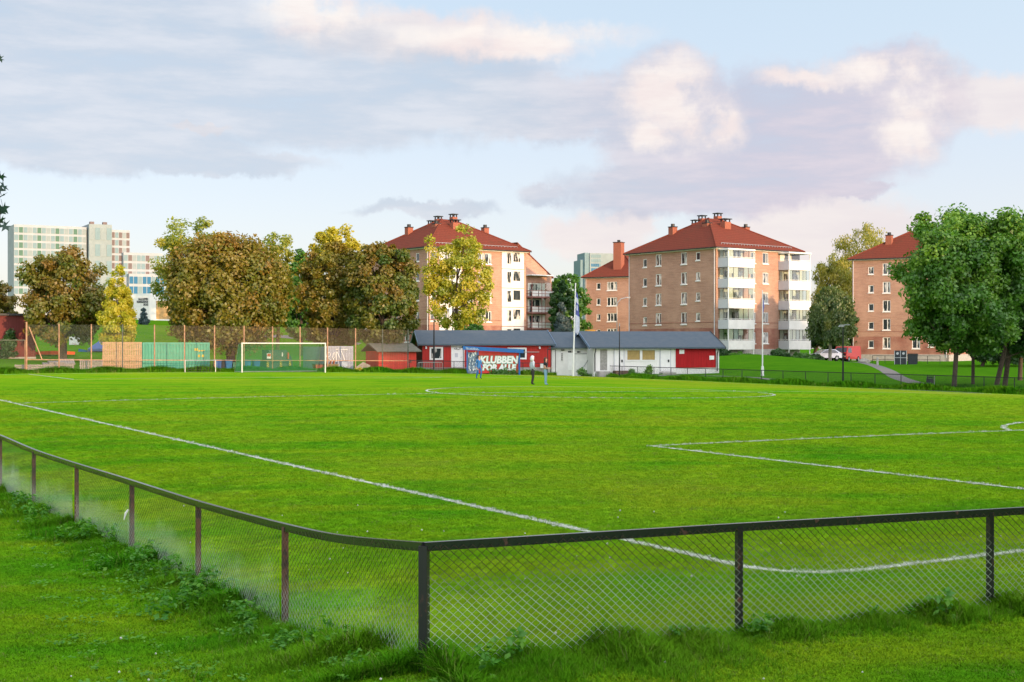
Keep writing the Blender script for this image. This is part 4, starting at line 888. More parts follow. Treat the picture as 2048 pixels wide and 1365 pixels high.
def shed():
    a, b = v_px(757, 107.5), v_px(832, 107.5); W = math.dist(a, b); mat_boards('bright_red_boards', (0.70, 0.06, 0.04)); mat('shed_felt', (0.17, 0.16, 0.14), 0.9, var=0.2, scale=4, col2=(0.12, 0.13, 0.09))
    t = thing('garden_shed', 'small bright red boarded shed with mossy grey roof', 'shed', (a[0], a[1], g(*a) - .03), math.atan2(b[1] - a[1], b[0] - a[0])); D = 3.0
    m = MB(); m.box(0, W, 0, D, 0, 1.95)
    for k in range(12): m.box(-.02, W + .02, -.025, -.001, .05 + k * .158, .05 + k * .158 + .13)
    for x in (0, W * .37, W - .1): m.box(x, x + .1, -.05, -.026, 0, 1.95)
    m.build('wall', MATS['bright_red_boards'], t)
    m = MB(); m.prism([(-.45, 1.88), (D * .55, 2.6), (D + .3, 1.9), (D + .3, 2.0), (D * .55, 2.7), (-.45, 1.98)], -.35, W + .35, axis='x'); m.build('roof', MATS['shed_felt'], t)
    m = MB(); m.bar((.8 * W, -.08, .9), (.93 * W, -.08, 1.12), .03, .06); m.bar((.83 * W, -.08, 1.2), (.86 * W, -.08, .85), .03, .06); m.build('door_latch', MATS['timber_deck'], t)
shed()
def compactor():
    a, b = v_px(533, 106.6), v_px(585, 106.6); W = math.dist(a, b); mat('dark_green_steel', (0.022, 0.07, 0.075), 0.5, var=0.1)
    t = thing('waste_compactor', 'dark green waste compactor with yellow and black hazard stripes behind the goal', 'compactor', (a[0], a[1], g(*a)), math.atan2(b[1] - a[1], b[0] - a[0]))
    m = MB(); m.box(0, W, 0, 2.0, .06, 1.0); m.box(W * .1, W * .78, .1, 1.9, 1.0, 1.88); m.prism([(W * .78, 1.0), (W, 1.0), (W * .98, 1.25), (W * .78, 1.88)], .1, 1.9); m.build('body', MATS['dark_green_steel'], t)
    m = MB(); m.box(W * .02, W * .17, -.02, -.001, 1.12, 1.55); m.box(W * .02, W * .17, .0, .1, 1.1, 1.57); m.build('notice', MATS['graffiti_white'], t)
    m = MB(); m.box(W * .03, W * .16, -.028, -.021, 1.3, 1.54); m.build('notice_print', MATS['graffiti_red'], t)
    for f in (.0, .5, .86):
        m = MB(); m.box(W * f + .02, W * f + .22, -.02, -.001, .35, .85); s = m.build('hazard_sign', MATS['decal_yellow'], t)
        m = MB()
        for k in range(3): m.bar((W * f + .03, -.024, .42 + k * .16), (W * f + .21, -.024, .5 + k * .16), .05, .006, up=(0, 1, 0))
        m.build('hazard_stripe', MATS['plastic_dark'], s)
    m = MB(); m.box(W * .8, W * .86, -.03, .09, 1.1, 1.65); m.build('extinguisher', MATS['graffiti_red'], t); m = MB(); m.box(W * .6, W * .64, .06, .099, 1.3, 1.65); m.build('lever', MATS['white_paint'], t)
compactor()
def wheelie(label, px, v, mt, s=1.0, group=None):
    x, y = v_px(px, v); t = thing('wheelie_bin', label, 'wheelie bin', (x, y, g(x, y)), .5 + random.uniform(-.2, .2), group); w = .29 * s; h = .95 * s
    m = MB(); i = len(m.v); m.v += [(-w * .8, -w * .8, .06), (w * .8, -w * .8, .06), (w * .8, w * .8, .06), (-w * .8, w * .8, .06), (-w, -w * 1.1, h), (w, -w * 1.1, h), (w, w * 1.1, h), (-w, w * 1.1, h)]
    for q in ((0, 3, 2, 1), (4, 5, 6, 7), (0, 1, 5, 4), (1, 2, 6, 5), (2, 3, 7, 6), (3, 0, 4, 7)): m.f.append(q); m.m.append(0)
    m.build('body', MATS[mt], t); m = MB(); m.box(-w * 1.06, w * 1.06, -w * 1.2, w * 1.15, h + .002, h + .07); m.bar((-w, w * 1.25, h), (w, w * 1.25, h), .05, .05); m.build('lid', MATS[mt], t)
    for sx in (-1, 1): m = MB(); m.tube([(sx * w * .78, w * .9, .09), (sx * w * .95, w * .9, .09)], .09, 10); m.build('wheel', MATS['plastic_dark'], t)
mat('plastic_pale', (0.42, 0.50, 0.66), 0.5, var=0.05); mat('plastic_mid', (0.02, 0.20, 0.46), 0.45); mat('plastic_green', (0.05, 0.26, 0.16), 0.5); mat('plastic_red', (0.52, 0.05, 0.04), 0.5)
for px, v, mt, lb in ((435, 105.2, 'plastic_blue', 'blue wheelie bin standing next to the small training goal'), (446, 105.5, 'plastic_dark', 'dark grey wheelie bin between blue bins'), (456, 105.2, 'plastic_mid', 'mid-blue wheelie bin to the right of the dark grey bin'),
                      (495, 105.6, 'plastic_mid', 'blue wheelie bin seen through the goal net beside the left post'), (512, 105.6, 'plastic_blue', 'deep blue wheelie bin seen through the goal net nearer the compactor'), (687, 105.3, 'plastic_pale', 'pale blue-grey plastic bin in front of the grey container')):
    wheelie(lb, px, v, mt, 1.0)
def slat_crate(nm, label, px0, px1, v, H, D, mt, slats, vertical=False, cat='crate'):
    a, b = v_px(px0, v), v_px(px1, v); W = math.dist(a, b); t = thing(nm, label, cat, (a[0], a[1], g(*a)), math.atan2(b[1] - a[1], b[0] - a[0])); 
    for k in range(slats):
        m = MB()
        if vertical: w = W / slats; m.box(k * w + w * .1, (k + 1) * w - w * .1, 0, .03, .02, H)
        else: h = H / slats; m.box(0, W, 0, .03, k * h + h * .1, (k + 1) * h - h * .1)
        m.build('slat', MATS[mt], t)
    m = MB(); m.box(.02, W - .02, .04, D, .05, H * .96); m.build('body', MATS[mt], t); m = MB(); m.box(-.04, W + .04, -.05, D + .05, H + .002, H + .06); m.build('lid', MATS[mt], t); return t
mat('weathered_wood', (0.36, 0.33, 0.30), 0.9, var=0.2, scale=6, col2=(0.24, 0.215, 0.19)); mat('fresh_wood', (0.52, 0.34, 0.20), 0.8, var=0.15, scale=5, col2=(0.40, 0.25, 0.14)); mat('olive_wood', (0.30, 0.24, 0.12), 0.85, var=0.2)
slat_crate('green_crate', 'pale green slatted box beside the left goal post', 466, 482, 105.0, .75, .6, 'plastic_green', 4, cat='crate')
slat_crate('compost_box', 'low wooden slatted planter box right of the goal', 655, 677, 104.9, .62, .7, 'olive_wood', 7, True, 'planter')
m = MB(); t = thing('storage_box', 'bright red plastic box beside the right goal post', 'box', (*v_px(640, 106.2), g(*v_px(640, 106.2))), .5); m.prism([(-.5, 0), (.5, 0), (.58, .62), (-.58, .62)], -.4, .4); m.build('body', MATS['plastic_red'], t); m = MB(); m.box(-.62, .62, -.44, .44, .623, .7); m.build('lid', MATS['plastic_dark'], t)
x, y = v_px(668, 105.9); t = thing('folded_chairs', 'pile of orange folding chairs behind the planter box', 'chairs', (x, y, g(x, y)), .5)
mat('orange_cloth', (0.62, 0.16, 0.03), 0.7)
for k in range(3): m = MB(); m.bar((-.8 + k * .35, 0, .3), (-.55 + k * .3, .1, 1.0), .3, .04, up=(1, 0, 0)); m.build('seat', MATS['orange_cloth'], t)
m = MB()
for k in range(4): m.bar((-.9 + k * .35, .06, 0), (-.75 + k * .35, .1, .9), .03, .03)
m.build('leg', MATS['dark_metal'], t)
x, y = v_px(722, 105.6); t = thing('board_stack', 'weathered boards leaning in a heap left of the red shed', 'boards', (x, y, g(x, y)), .5)
for k in range(7): m = MB(); m.bar((-.9 + k * .12, k * .05, .04 + k * .02), (.3 + k * .13, .1 + k * .05, .85 - .05 * k), .16, .03, up=(0, 1, 0)); m.build('board', MATS['weathered_wood'], t)
def barrier():
    a, b = v_px(836, 104.0), v_px(885, 104.0); W = math.dist(a, b); t = thing('crowd_barrier', 'grey steel crowd barrier with vertical bars in front of the red wall', 'barrier', (a[0], a[1], g(*a)), math.atan2(b[1] - a[1], b[0] - a[0])); H = .95
    m = MB(); m.tube([(0, 0, .12), (0, 0, H - .08), (.08, 0, H), (W - .08, 0, H), (W, 0, H - .08), (W, 0, .12), (0, 0, .12)], .026, 8); m.build('frame', MATS['galvanised'], t)
    for k in range(14): m = MB(); x = W * (k + 1) / 15; m.cyl(x, 0, .12, H, .012, n=6); m.build('bar', MATS['galvanised'], t)
    for x in (.3, W - .3): m = MB(); m.box(x - .03, x + .03, -.3, .3, 0, .03); m.box(x - .02, x + .02, -.02, .02, .03, .12); m.build('foot', MATS['galvanised'], t)
barrier()

# ------------------------------------------------------------------ pallets
def pallet_meshes(w, h, nslat, mt, horiz=False):
    out = []
    for k in range(nslat):
        m = MB()
        if horiz: z = h * k / nslat; m.box(-w / 2, w / 2, 0, .022, z + h / nslat * .1, z + h / nslat * .9)
        else: x = -w / 2 + w * k / nslat; m.box(x + w / nslat * .12, x + w / nslat * .88, 0, .022, 0, h)
        out.append(m.mesh('slat', MATS[mt]))
    m = MB()
    for f in (.02, .46, .9):
        if horiz: m.box(-w / 2 + w * f, -w / 2 + w * (f + .09), .024, .14, 0, h)
        else: m.box(-w / 2, w / 2, .024, .14, h * f, h * (f + .09))
    return out, m.mesh('bearer', MATS[mt])
def pallet(label, px, v, z, pm, group=None, rot=None):
    x, y = v_px(px, v); t = thing('pallet', label, 'pallet', (x, y, g(x, y) + z), PSI if rot is None else rot, group)
    for s in pm[0]: link('slat', s, t)
    link('bearer', pm[1], t); return t
A_ = v_px(205, 105.6); B_ = v_px(284, 105.6); w2 = math.dist(A_, B_) / 2
pmF = pallet_meshes(w2 * .99, 1.24, 11, 'fresh_wood'); pmG = pallet_meshes(1.2, .68, 4, 'weathered_wood', True); pmV = pallet_meshes(.95, 1.02, 6, 'weathered_wood')
for px in (224.5, 264.5):
    for k in (0, 1): pallet('fresh pinewood pallet stood on edge in the tall two-by-two stack', px, 105.6, k * 1.25, pmF, 'pallets of the tall stack')
for px in (45, 75, 105, 133): pallet('weathered grey pallet standing in the low row by the pitch', px, 105.0, 0, pmG, 'low row of grey pallets')
for px, mt in ((171, 0), (194, 0)): pallet('short weathered pallet upright between the low row and the tall stack', px, 105.4, 0, pmV, 'upright grey pallets')
pl_ = pallet_meshes(1.2, .8, 6, 'weathered_wood')
for k, (px, z, tilt) in enumerate(((103, .70, 0), (114, .84, 0), (136, .72, .35))):
    o = pallet(['weathered pallet lying flat on the low pallet row', 'weathered pallet lying on top of another flat pallet', 'weathered pallet leaning at a slant over the end of the low row'][k], px, 105.3, z, pl_, None); o.rotation_euler = (R(-82) + tilt, 0, PSI)

# ------------------------------------------------------------------ playground corner, maroon building, tent
x, y = onground(20, 140); t = thing('maroon_building', 'maroon boarded building behind the far-left fence', 'building', (XofPx(71, 138), 138, g(XofPx(71, 138), 138)), .35)
boarded('wall', MATS['maroon_boards'], 14.0, 0.0, ZofPy(632, 138) - t.location[2], [], t, (-14, 0, 0), 0, .22, .03)
zt = ZofPy(632, 138) - t.location[2]
m = MB(); m.box(-14, -.01, .03, 7, 0, zt); m.build('body', MATS['maroon_boards'], t); m = MB(); m.box(-14.3, .25, -.3, 7.3, zt + .003, zt + .2); m.build('roof', MATS['dark_metal'], t); m = MB(); m.box(-14.05, .05, -.1, 7.05, -.4, .18); m.build('plinth', MATS['concrete'], t)
def tent():
    Y = 152; x = XofPx(212, Y); z0 = g(x, Y); t = thing('canopy_tent', 'blue pop-up canopy tent with pointed roof behind the pallets', 'tent', (x, Y, z0), .3); mat('tent_blue', (0.10, 0.17, 0.38), 0.7, var=0.05); w = 1.9; e = ZofPy(698, Y) - z0; a = ZofPy(672, Y) - z0 + .35
    m = MB(); rim = [(-w, -w), (0, -w), (w, -w), (w, 0), (w, w), (0, w), (-w, w), (-w, 0)]
    for k in range(8):
        p, q = rim[k], rim[(k + 1) % 8]; mid = lambda c: (c[0] * .45, c[1] * .45, e + (a - e) * .42)
        m.face([(*p, e), (*q, e), mid(q), mid(p)]); m.face([mid(p), mid(q), (0, 0, a)]); m.face([(*p, e - .25), (*q, e - .25), (*q, e), (*p, e)])
    m.build('canopy', MATS['tent_blue'], t)
    for sx in (-1, 1):
        for sy in (-1, 1): m = MB(); m.bar((sx * w, sy * w, 0), (sx * w, sy * w, e), .05, .05); m.build('leg', MATS['galvanised'], t)
tent()
def trampoline():
    Y = 143; x = XofPx(109, Y); z0 = g(x, Y); t = thing('orange_tarpaulin', 'bright orange tarpaulin stretched over a low frame behind the maple trunk', 'tarpaulin', (x, Y, z0), .15); mat('orange_tarp', (0.80, 0.10, 0.012), 0.6, var=0.1, scale=2); w = 2.1; zt = ZofPy(702, Y) - z0; zb = max(.12, zt - .72)
    m = MB(); n = 14
    for k in range(n):
        a, b = -w + 2 * w * k / n, -w + 2 * w * (k + 1) / n; da, db = .06 * math.sin(k * 1.7), .06 * math.sin((k + 1) * 1.7)
        m.face([(a, -.5 + da, zb), (b, -.5 + db, zb), (b, -.4 + db, zt - .1 * abs(b) / w), (a, -.4 + da, zt - .1 * abs(a) / w)]); m.face([(a, -.4 + da, zt - .1 * abs(a) / w), (b, -.4 + db, zt - .1 * abs(b) / w), (b, 1, zt - .2), (a, 1, zt - .2)])
    m.build('sheet', MATS['orange_tarp'], t)
    for sx in (-1, 0, 1): m = MB(); m.bar((sx * w * .95, -.3, -.05), (sx * w * .95, -.3, zb + .1), .06, .06); m.build('leg', MATS['dark_metal'], t)
trampoline()
def playground():
    Y = 158; mat('play_yellow', (0.65, 0.42, 0.03), 0.5)
    x = XofPx(151, Y); z0 = g(x, Y); t = thing('basketball_hoop', 'basketball hoop with white backboard on a yellow post', 'basketball hoop', (x, Y, z0)); zt = ZofPy(690, Y) - z0
    m = MB(); m.cyl(0, 0, -.1, zt + .3, .09); m.build('post', MATS['play_yellow'], t); m = MB(); m.box(-.6, .6, -.35, -.3, zt, zt + .9); m.build('backboard', MATS['white_paint'], t); m = MB(); m.tube([(.22 * math.cos(k * .7) , -.6 + .22 * math.sin(k * .7), zt + .1) for k in range(10)], .015, 5); m.build('ring', MATS['plastic_red'], t)
    x = XofPx(171, 150); z0 = g(x, 150); t = thing('play_slide', 'small blue slide with ladder behind the upright pallets', 'slide', (x, 150, z0), .2); h = ZofPy(706, 150) - z0
    m = MB(); m.bar((-.75, 0, .1), (.2, 0, h), .5, .06, up=(0, 1, 0)); m.build('chute', MATS['plastic_mid'], t); m = MB()
    for s in (-.2, .2): m.bar((.55, s, 0), (.25, s, h + .1), .05, .05)
    for k in range(4): m.bar((.52 - k * .07, -.2, .2 + k * h / 4.5), (.52 - k * .07, .2, .2 + k * h / 4.5), .04, .04)
    m.build('ladder', MATS['galvanised'], t)
    for px, Yp, pt, mt, lb in ((188, 156, 701, 'play_yellow', 'short yellow post beside the tent'), (80, 160, 688, 'white_paint', 'slim white post left of the maple trunk')):
        x = XofPx(px, Yp); z0 = g(x, Yp); m = MB(); m.cyl(x, Yp, z0 - .1, ZofPy(pt, Yp), .1, n=8); m.cyl(x, Yp, ZofPy(pt, Yp), ZofPy(pt, Yp) + .06, .13, .02, n=8); tag(m.build('bollard', MATS[mt]), lb, 'post')
playground()

# ------------------------------------------------------------------ poles, lamps, flags
def pole(nm, label, px, Y, ytop, mt, r=.06, zb=None, cat='pole'):
    x = XofPx(px, Y); z = g(x, Y) if zb is None else zb; t = thing(nm, label, cat, (x, Y, z)); h = ZofPy(ytop, Y) - z
    m = MB(); m.tube([(0, 0, -.1), (0, 0, h)], [r, r * .55], 10); m.build('mast', MATS[mt], t); return t, h
t, h = pole('flagpole', 'white flagpole with limp blue and white flag by the clubhouse', 1146, 134.5, 569, 'white_paint', .09, cat='flagpole'); t.rotation_euler = (0, R(1.6), 0)
mat('flag_blue', (0.12, 0.14, 0.42), 0.8, var=0.1, scale=2); mat('flag_white', (0.62, 0.64, 0.76), 0.8, var=0.05)
def flag(t, z1, z0, w):
    m = MB(); n = 16; k = 5
    def pt(i, j):
        f = i / n; s = j / k; wid = w * (.35 + .65 * min(1, f * 1.6)) * (1 - max(0, f - .88) * 3); return (.08 + s * wid, .10 * math.sin(s * 7 + f * 5) * (.3 + f), z1 + (z0 - z1) * f - s * .25)
    for i in range(n):
        for j in range(k): m.face([pt(i, j), pt(i, j + 1), pt(i + 1, j + 1), pt(i + 1, j)], 0 if i < 9 and not (i in (2, 3) or (i in (5, 6) and j in (1, 2))) else 1)
    m.build('flag', [MATS['flag_blue'], MATS['flag_white']], t, smooth=True, fix=False)
flag(t, h - .7, h - 4.6, .42); m = MB(); m.cyl(0, 0, h, h + .12, .08, .03, 8); m.build('finial', MATS['white_paint'], t)
t, h = pole('flagpole', 'white flagpole with small furled pennant on the lawn by the balconies', 1525, 131, 583, 'white_paint', .07, cat='flagpole'); m = MB(); m.cyl(0, 0, -.1, .9, .16, .12, 10); m.build('base', MATS['white_paint'], t); m = MB(); m.tube([(.05, 0, h - .7), (.1, .02, h - 1.4), (.05, 0, h - 2.1)], [.02, .08, .02], 6); m.build('pennant', MATS['flag_blue'], t); m = MB(); m.cyl(0, 0, h, h + .1, .06, .02, 8); m.build('finial', MATS['white_paint'], t)
t, h = pole('light_mast', 'slender dark mast in front of the red clubhouse window', 868, 133.6, 640, 'dark_metal', .1); m = MB(); m.box(-.16, .16, -.16, .16, -.1, .25); m.build('base', MATS['dark_metal'], t)
t, h = pole('light_mast', 'dark post in front of the white clubhouse wing door', 1239, 134.5, 653, 'dark_metal', .07); m = MB(); m.cyl(0, 0, h, h + .3, .05, .03, 8); m.build('cap', MATS['galvanised'], t)
t, h = pole('street_lamp', 'green-black lamp post on the lawn near the footpath', 1686, 112, 653, 'dark_metal', .085, cat='street lamp'); m = MB(); m.tube([(0, 0, h - .1), (.1, 0, h + .1), (.55, 0, h + .12)], .035, 6); m.build('arm', MATS['galvanised'], t); m = MB(); m.prism([(-.35, h - .05), (.1, h - .05), (.02, h + .12), (-.25, h + .12)], -.12, .12); m.build('lantern', MATS['galvanised'], t)
t, h = pole('street_lamp', 'thin street lamp with curved arm in front of the far brick block', 1234, 200, 612, 'galvanised', .09, zb=1.5, cat='street lamp'); m = MB(); m.tube([(0, 0, h - .05), (.15, 0, h + .5), (.6, 0, h + 1.0), (1.5, 0, h + 1.2)], .06, 6); m.build('arm', MATS['galvanised'], t); m = MB(); m.box(1.4, 1.9, -.12, .12, h + 1.1, h + 1.25); m.build('lantern', MATS['galvanised'], t)
x, y = u_px(1860, 68.5); t = thing('litter_bin', 'dark round litter bin with pale band on the lawn behind the fence', 'litter bin', (x, y, g(x, y)))
m = MB(); m.cyl(0, 0, 0, .85, .27, .27, 14); m.build('body', MATS['plastic_dark'], t); m = MB(); m.cyl(0, 0, .18, .32, .276, .276, 14); m.build('band', MATS['grey_panel'], t); m = MB(); m.tube([(0, 0, .9), (0, 0, 1.0)], [.3, .2], 14); m.build('lid', MATS['dark_metal'], t); m = MB(); m.bar((.34, 0, -.1), (.34, 0, 1.1), .05, .05); m.build('post', MATS['galvanised'], t)
def cabinets():
    Y = 172; x = XofPx(1789, Y); z0 = g(x, Y) - .05; t = thing('utility_cabinet', 'black utility cabinet with two round white emblems beside the brick block', 'cabinet', (x, Y, z0), -.25); W = XofPx(1812, Y) - x; H = 1.75
    m = MB(); m.box(0, W, 0, 1.4, -.4, H); m.build('body', MATS['plastic_dark'], t)
    for k in (0, 1):
        for q in (0, 1):
            m = MB(); m.box(W / 2 * k + .05, W / 2 * (k + 1) - .05, -.03, -.001, H / 2 * q + .06, H / 2 * (q + 1) - .04); d_ = m.build('door', MATS['plastic_dark'], t)
            if q: m = MB(); m.tube([(W / 2 * (k + .5), -.031, H * .8), (W / 2 * (k + .5), -.045, H * .8)], .16, 14); m.build('emblem', MATS['grey_panel'], d_)
    m = MB(); m.box(-.03, W + .03, -.05, 0, H / 2 - .03, H / 2 + .03); m.box(W / 2 - .03, W / 2 + .03, -.052, 0, .02, H); m.box(-.03, .03, -.051, 0, 0, H); m.box(W - .03, W + .03, -.051, 0, 0, H); m.build('frame_bars', MATS['grey_panel'], t)
    x = XofPx(1815, Y); t = thing('waste_bin', 'dark lidded waste container next to the black utility cabinet', 'waste bin', (x, Y - .4, g(x, Y) + .25), -.2); m = MB(); m.prism([(0, -.3), (1.0, -.3), (1.12, .95), (-.06, .95)], 0, .9); m.build('body', MATS['plastic_dark'], t); m = MB(); m.prism([(-.1, .96), (1.16, .96), (1.1, 1.08), (-.02, 1.08)], -.05, .95); m.build('lid', MATS['dark_metal'], t)
    x = XofPx(1755, 160); t = thing('bollard', 'grey concrete bollard on the lawn beside the footpath', 'bollard', (x, 160, g(x, 160))); m = MB(); m.tube([(0, 0, -.1), (0, 0, .85), (0, 0, .95)], [.14, .12, .05], 10); m.build('shaft', MATS['concrete'], t)
    x = XofPx(1728, 181); m = MB(); t0 = []
    bm = bmesh.new(); bmesh.ops.create_icosphere(bm, subdivisions=2, radius=.6)
    for v in bm.verts: v.co = Vector((v.co.x * 1.3, v.co.y, v.co.z * .7)) * (1 + .18 * math.sin(v.co.x * 5 + v.co.y * 7) * math.cos(v.co.z * 6))
    me = bpy.data.meshes.new('boulder'); bm.to_mesh(me); bm.free(); mat('stone', (0.36, 0.34, 0.30), 0.95, var=0.15, bump=.4); me.materials.append(MATS['stone']); tag(link('boulder', me, None, (x, 181, g(x, 181) + .15)), 'pale boulder at the top end of the footpath', 'boulder')
    pts = [(XofPx(p, 176 - (p - 1745) * .02), 176 - (p - 1745) * .02) for p in (1745, 1770, 1795, 1835, 1855, 1880)]
    t = thing('railing', 'low dark railing along the foot of the right brick block', 'railing', (*pts[0], g(*pts[0]))); O = Vector(t.location)
    for x, y in pts: m = MB(); m.bar((x, y, g(x, y) - .1), (x, y, g(x, y) + 1.0), .05, .05); o = m.build('post', MATS['dark_metal'], t); o.location = -O
    for z in (.5, 1.0): m = MB(); m.tube([(x, y, g(x, y) + z) for x, y in pts], .03, 6); o = m.build('rail', MATS['dark_metal'], t); o.location = -O
cabinets()

# ------------------------------------------------------------------ parked vehicles
mat('silver_paint', (0.42, 0.45, 0.50), 0.25, 0.6, var=0.03); mat('red_paint', (0.62, 0.025, 0.015), 0.3, 0.0, var=0.04); mat('rubber', (0.02, 0.02, 0.022), 0.8); mat('brown_paint', (0.20, 0.15, 0.13), 0.3, .4, var=.03); mat_glass('car_glass', (0.02, 0.03, 0.035)); mat('headlamp', (0.75, 0.77, 0.8), 0.1, 0.3); mat('tail_lamp', (0.5, 0.02, 0.02), 0.2)
def vehicle(name, label, cat, loc, rot, prof, glass, W, paint, wheels, wr=.32, lamps=(0.75,)):
    """prof: side outline (x forward, z); glass: list of side window outlines; lofted with tumblehome"""
    t = thing(name, label, cat, loc, rot); m = MB(); n = len(prof); zs = [p[1] for p in prof]; zmax = max(zs)
    def wd(z): return W / 2 * (1 - .13 * max(0, (z - .85) / (zmax - .85)) if zmax > .9 else 1)
    secs = [[(x, s * wd(z) * f, z) for x, z in prof] for s, f in ((-1, 1.0), (1, 1.0))]
    m.v += secs[0] + secs[1]; m.f.append(tuple(range(n))); m.m.append(0); m.f.append(tuple(range(n, 2 * n))[::-1]); m.m.append(0)
    for k in range(n): m.f.append((k, n + k, n + (k + 1) % n, (k + 1) % n)); m.m.append(0)
    b = m.build('body', MATS[paint], t)
    for poly in glass:
        for s in (-1, 1): m = MB(); m.face([(x, s * (wd(z) + .006), z) for x, z in poly]); m.build('side_window', MATS['car_glass'], t, fix=False)
    for k in range(n):      # steep upper faces at the ends are the screens
        (xa, za), (xb, zb_) = prof[k], prof[(k + 1) % n]
        if abs(zb_ - za) > .28 and min(za, zb_) > .75:
            o = .012 * (1 if (xa + xb) / 2 > 0 else -1); a = lambda f: (xa + (xb - xa) * f + o, za + (zb_ - za) * f)
            p, q = a(.12), a(.9); m = MB(); m.face([(p[0], -wd(p[1]) * .88, p[1]), (p[0], wd(p[1]) * .88, p[1]), (q[0], wd(q[1]) * .88, q[1]), (q[0], -wd(q[1]) * .88, q[1])]); m.build('windscreen', MATS['car_glass'], t, fix=False)
    for x in wheels:
        for s in (-1, 1):
            m = MB(); m.tube([(x, s * (W / 2 - .2), wr), (x, s * (W / 2 + .015), wr)], wr, 18); w = m.build('wheel', MATS['rubber'], t); m = MB(); m.tube([(x, s * (W / 2 + .01), wr), (x, s * (W / 2 + .022), wr)], wr * .6, 14); m.build('rim', MATS['galvanised'], w)
    xf = max(p[0] for p in prof); xr = min(p[0] for p in prof)
    for s in (-1, 1):
        m = MB(); m.box(xf - .12, xf + .012, s * W * .36 - .2, s * W * .36 + .2, .62, .78); m.build('headlight', MATS['headlamp'], t); m = MB(); m.box(xr - .012, xr + .1, s * W * .4 - .1, s * W * .4 + .1, .75, 1.0); m.build('tail_light', MATS['tail_lamp'], t)
    m = MB(); m.box(xf - .05, xf + .03, -W * .45, W * .45, .3, .5); m.box(xr - .03, xr + .05, -W * .45, W * .45, .3, .5); m.build('bumper', MATS['plastic_dark'], t)
    return t
CARP = [(-2.1, .32), (2.1, .32), (2.15, .62), (1.95, .80), (1.15, .93), (.35, 1.42), (-1.1, 1.46), (-1.85, 1.02), (-2.12, .95)]
CARG = [[(.95, .95), (.3, 1.36), (-.35, 1.39), (-.35, .95)], [(-.42, .95), (-.42, 1.39), (-1.05, 1.38), (-1.6, .98)]]
VANP = [(-2.4, .35), (2.3, .35), (2.36, .8), (2.15, 1.15), (1.55, 1.95), (1.3, 2.05), (-2.35, 2.08), (-2.42, 1.2)]
VANG = [[(1.75, 1.2), (1.45, 1.8), (.55, 1.85), (.55, 1.2)]]
def car_at(px, Y, py): return (XofPx(px, Y), Y, g(XofPx(px, Y), Y))
vehicle('parked_car', 'silver hatchback parked under the weeping tree', 'car', car_at(1650, 187, 718), R(197), CARP, CARG, 1.75, 'silver_paint', (-1.3, 1.35))
vehicle('parked_car', 'brown car parked between the silver hatchback and the red van', 'car', car_at(1674, 190, 717.5), R(197), CARP, CARG, 1.75, 'brown_paint', (-1.3, 1.35))
vehicle('parked_van', 'bright red van parked against the right brick block', 'van', car_at(1694, 189, 719), R(232), VANP, VANG, 1.95, 'red_paint', (-1.5, 1.5), .35)

# ------------------------------------------------------------------ distant glass building, school, far tower
def glass_building():
    Y = 600.0; O = (XofPx(28, Y), Y); rot = R(28); t = thing('glass_hotel', 'distant glass-clad high-rise with pale bands and a taller central shaft', 'building', (O[0], O[1], 0), rot); d = (math.cos(rot), math.sin(rot)); S = lambda px: face_t(px, O, d)
    for nm, c in (('tint_pale', (0.22, 0.31, 0.34)), ('tint_green', (0.11, 0.20, 0.15)), ('tint_cream', (0.29, 0.34, 0.35)), ('tint_blue', (0.05, 0.17, 0.30)), ('tint_brown', (0.19, 0.15, 0.145)), ('hotel_frame', (0.40, 0.43, 0.46))): mat(nm, c, 0.9, 0.0, var=0.06, scale=.3, spec=.04)
    Zp = lambda px, py: ZofPy(py, Y + S(px) * d[1])
    def wing(p0, p1, ytop, rows, cols, rowh, pat, dep, body='hotel_frame', yoff=0.0, tall=False):
        x0, x1 = S(p0), S(p1); zt = Zp(p0, ytop); m = MB(); m.box(x0, x1, yoff, yoff + dep, 3, zt); w = m.build('wing', MATS[body], t); cw = (x1 - x0) / cols; cache = {}
        for r in range(rows):
            for c in range(cols):
                k = pat[(c + r * (1 if len(pat) > 5 else 0)) % len(pat)]
                if k not in cache: mm = MB(); mm.box(.08 * cw, cw * .92, -.12, -.004, .14 * rowh, rowh * .86); cache[k] = mm.mesh('pane', MATS[k])
                link('pane', cache[k], w, (x0 + c * cw, yoff, zt - .6 - (r + 1) * rowh))
        return zt
    wing(28, 173, 449, 9, 16, 3.3, ['tint_pale', 'tint_green', 'tint_pale', 'tint_cream'], 18)
    wing(176, 222, 449, 5, 4, 7.2, ['tint_cream', 'tint_pale'], 22, 'tint_cream', -2.0)
    wing(222, 259, 460, 8, 5, 3.4, ['tint_brown', 'tint_pale', 'tint_brown', 'tint_cream', 'tint_brown'], 18, yoff=-.5)
    wing(244, 322, 506, 3, 9, 3.6, ['tint_pale', 'tint_brown', 'tint_cream', 'tint_pale'], 16, yoff=-3.0)
    wing(252, 322, 549, 3, 8, 4.4, ['tint_blue', 'tint_blue', 'tint_pale'], 14, yoff=-6.0)
    for p in (188, 214): m = MB(); zt = Zp(176, 449); m.box(S(p) - .9, S(p) + .9, 4, 6, zt, zt + 1.6); m.build('roof_vent', MATS['tint_brown'], t)
glass_building()
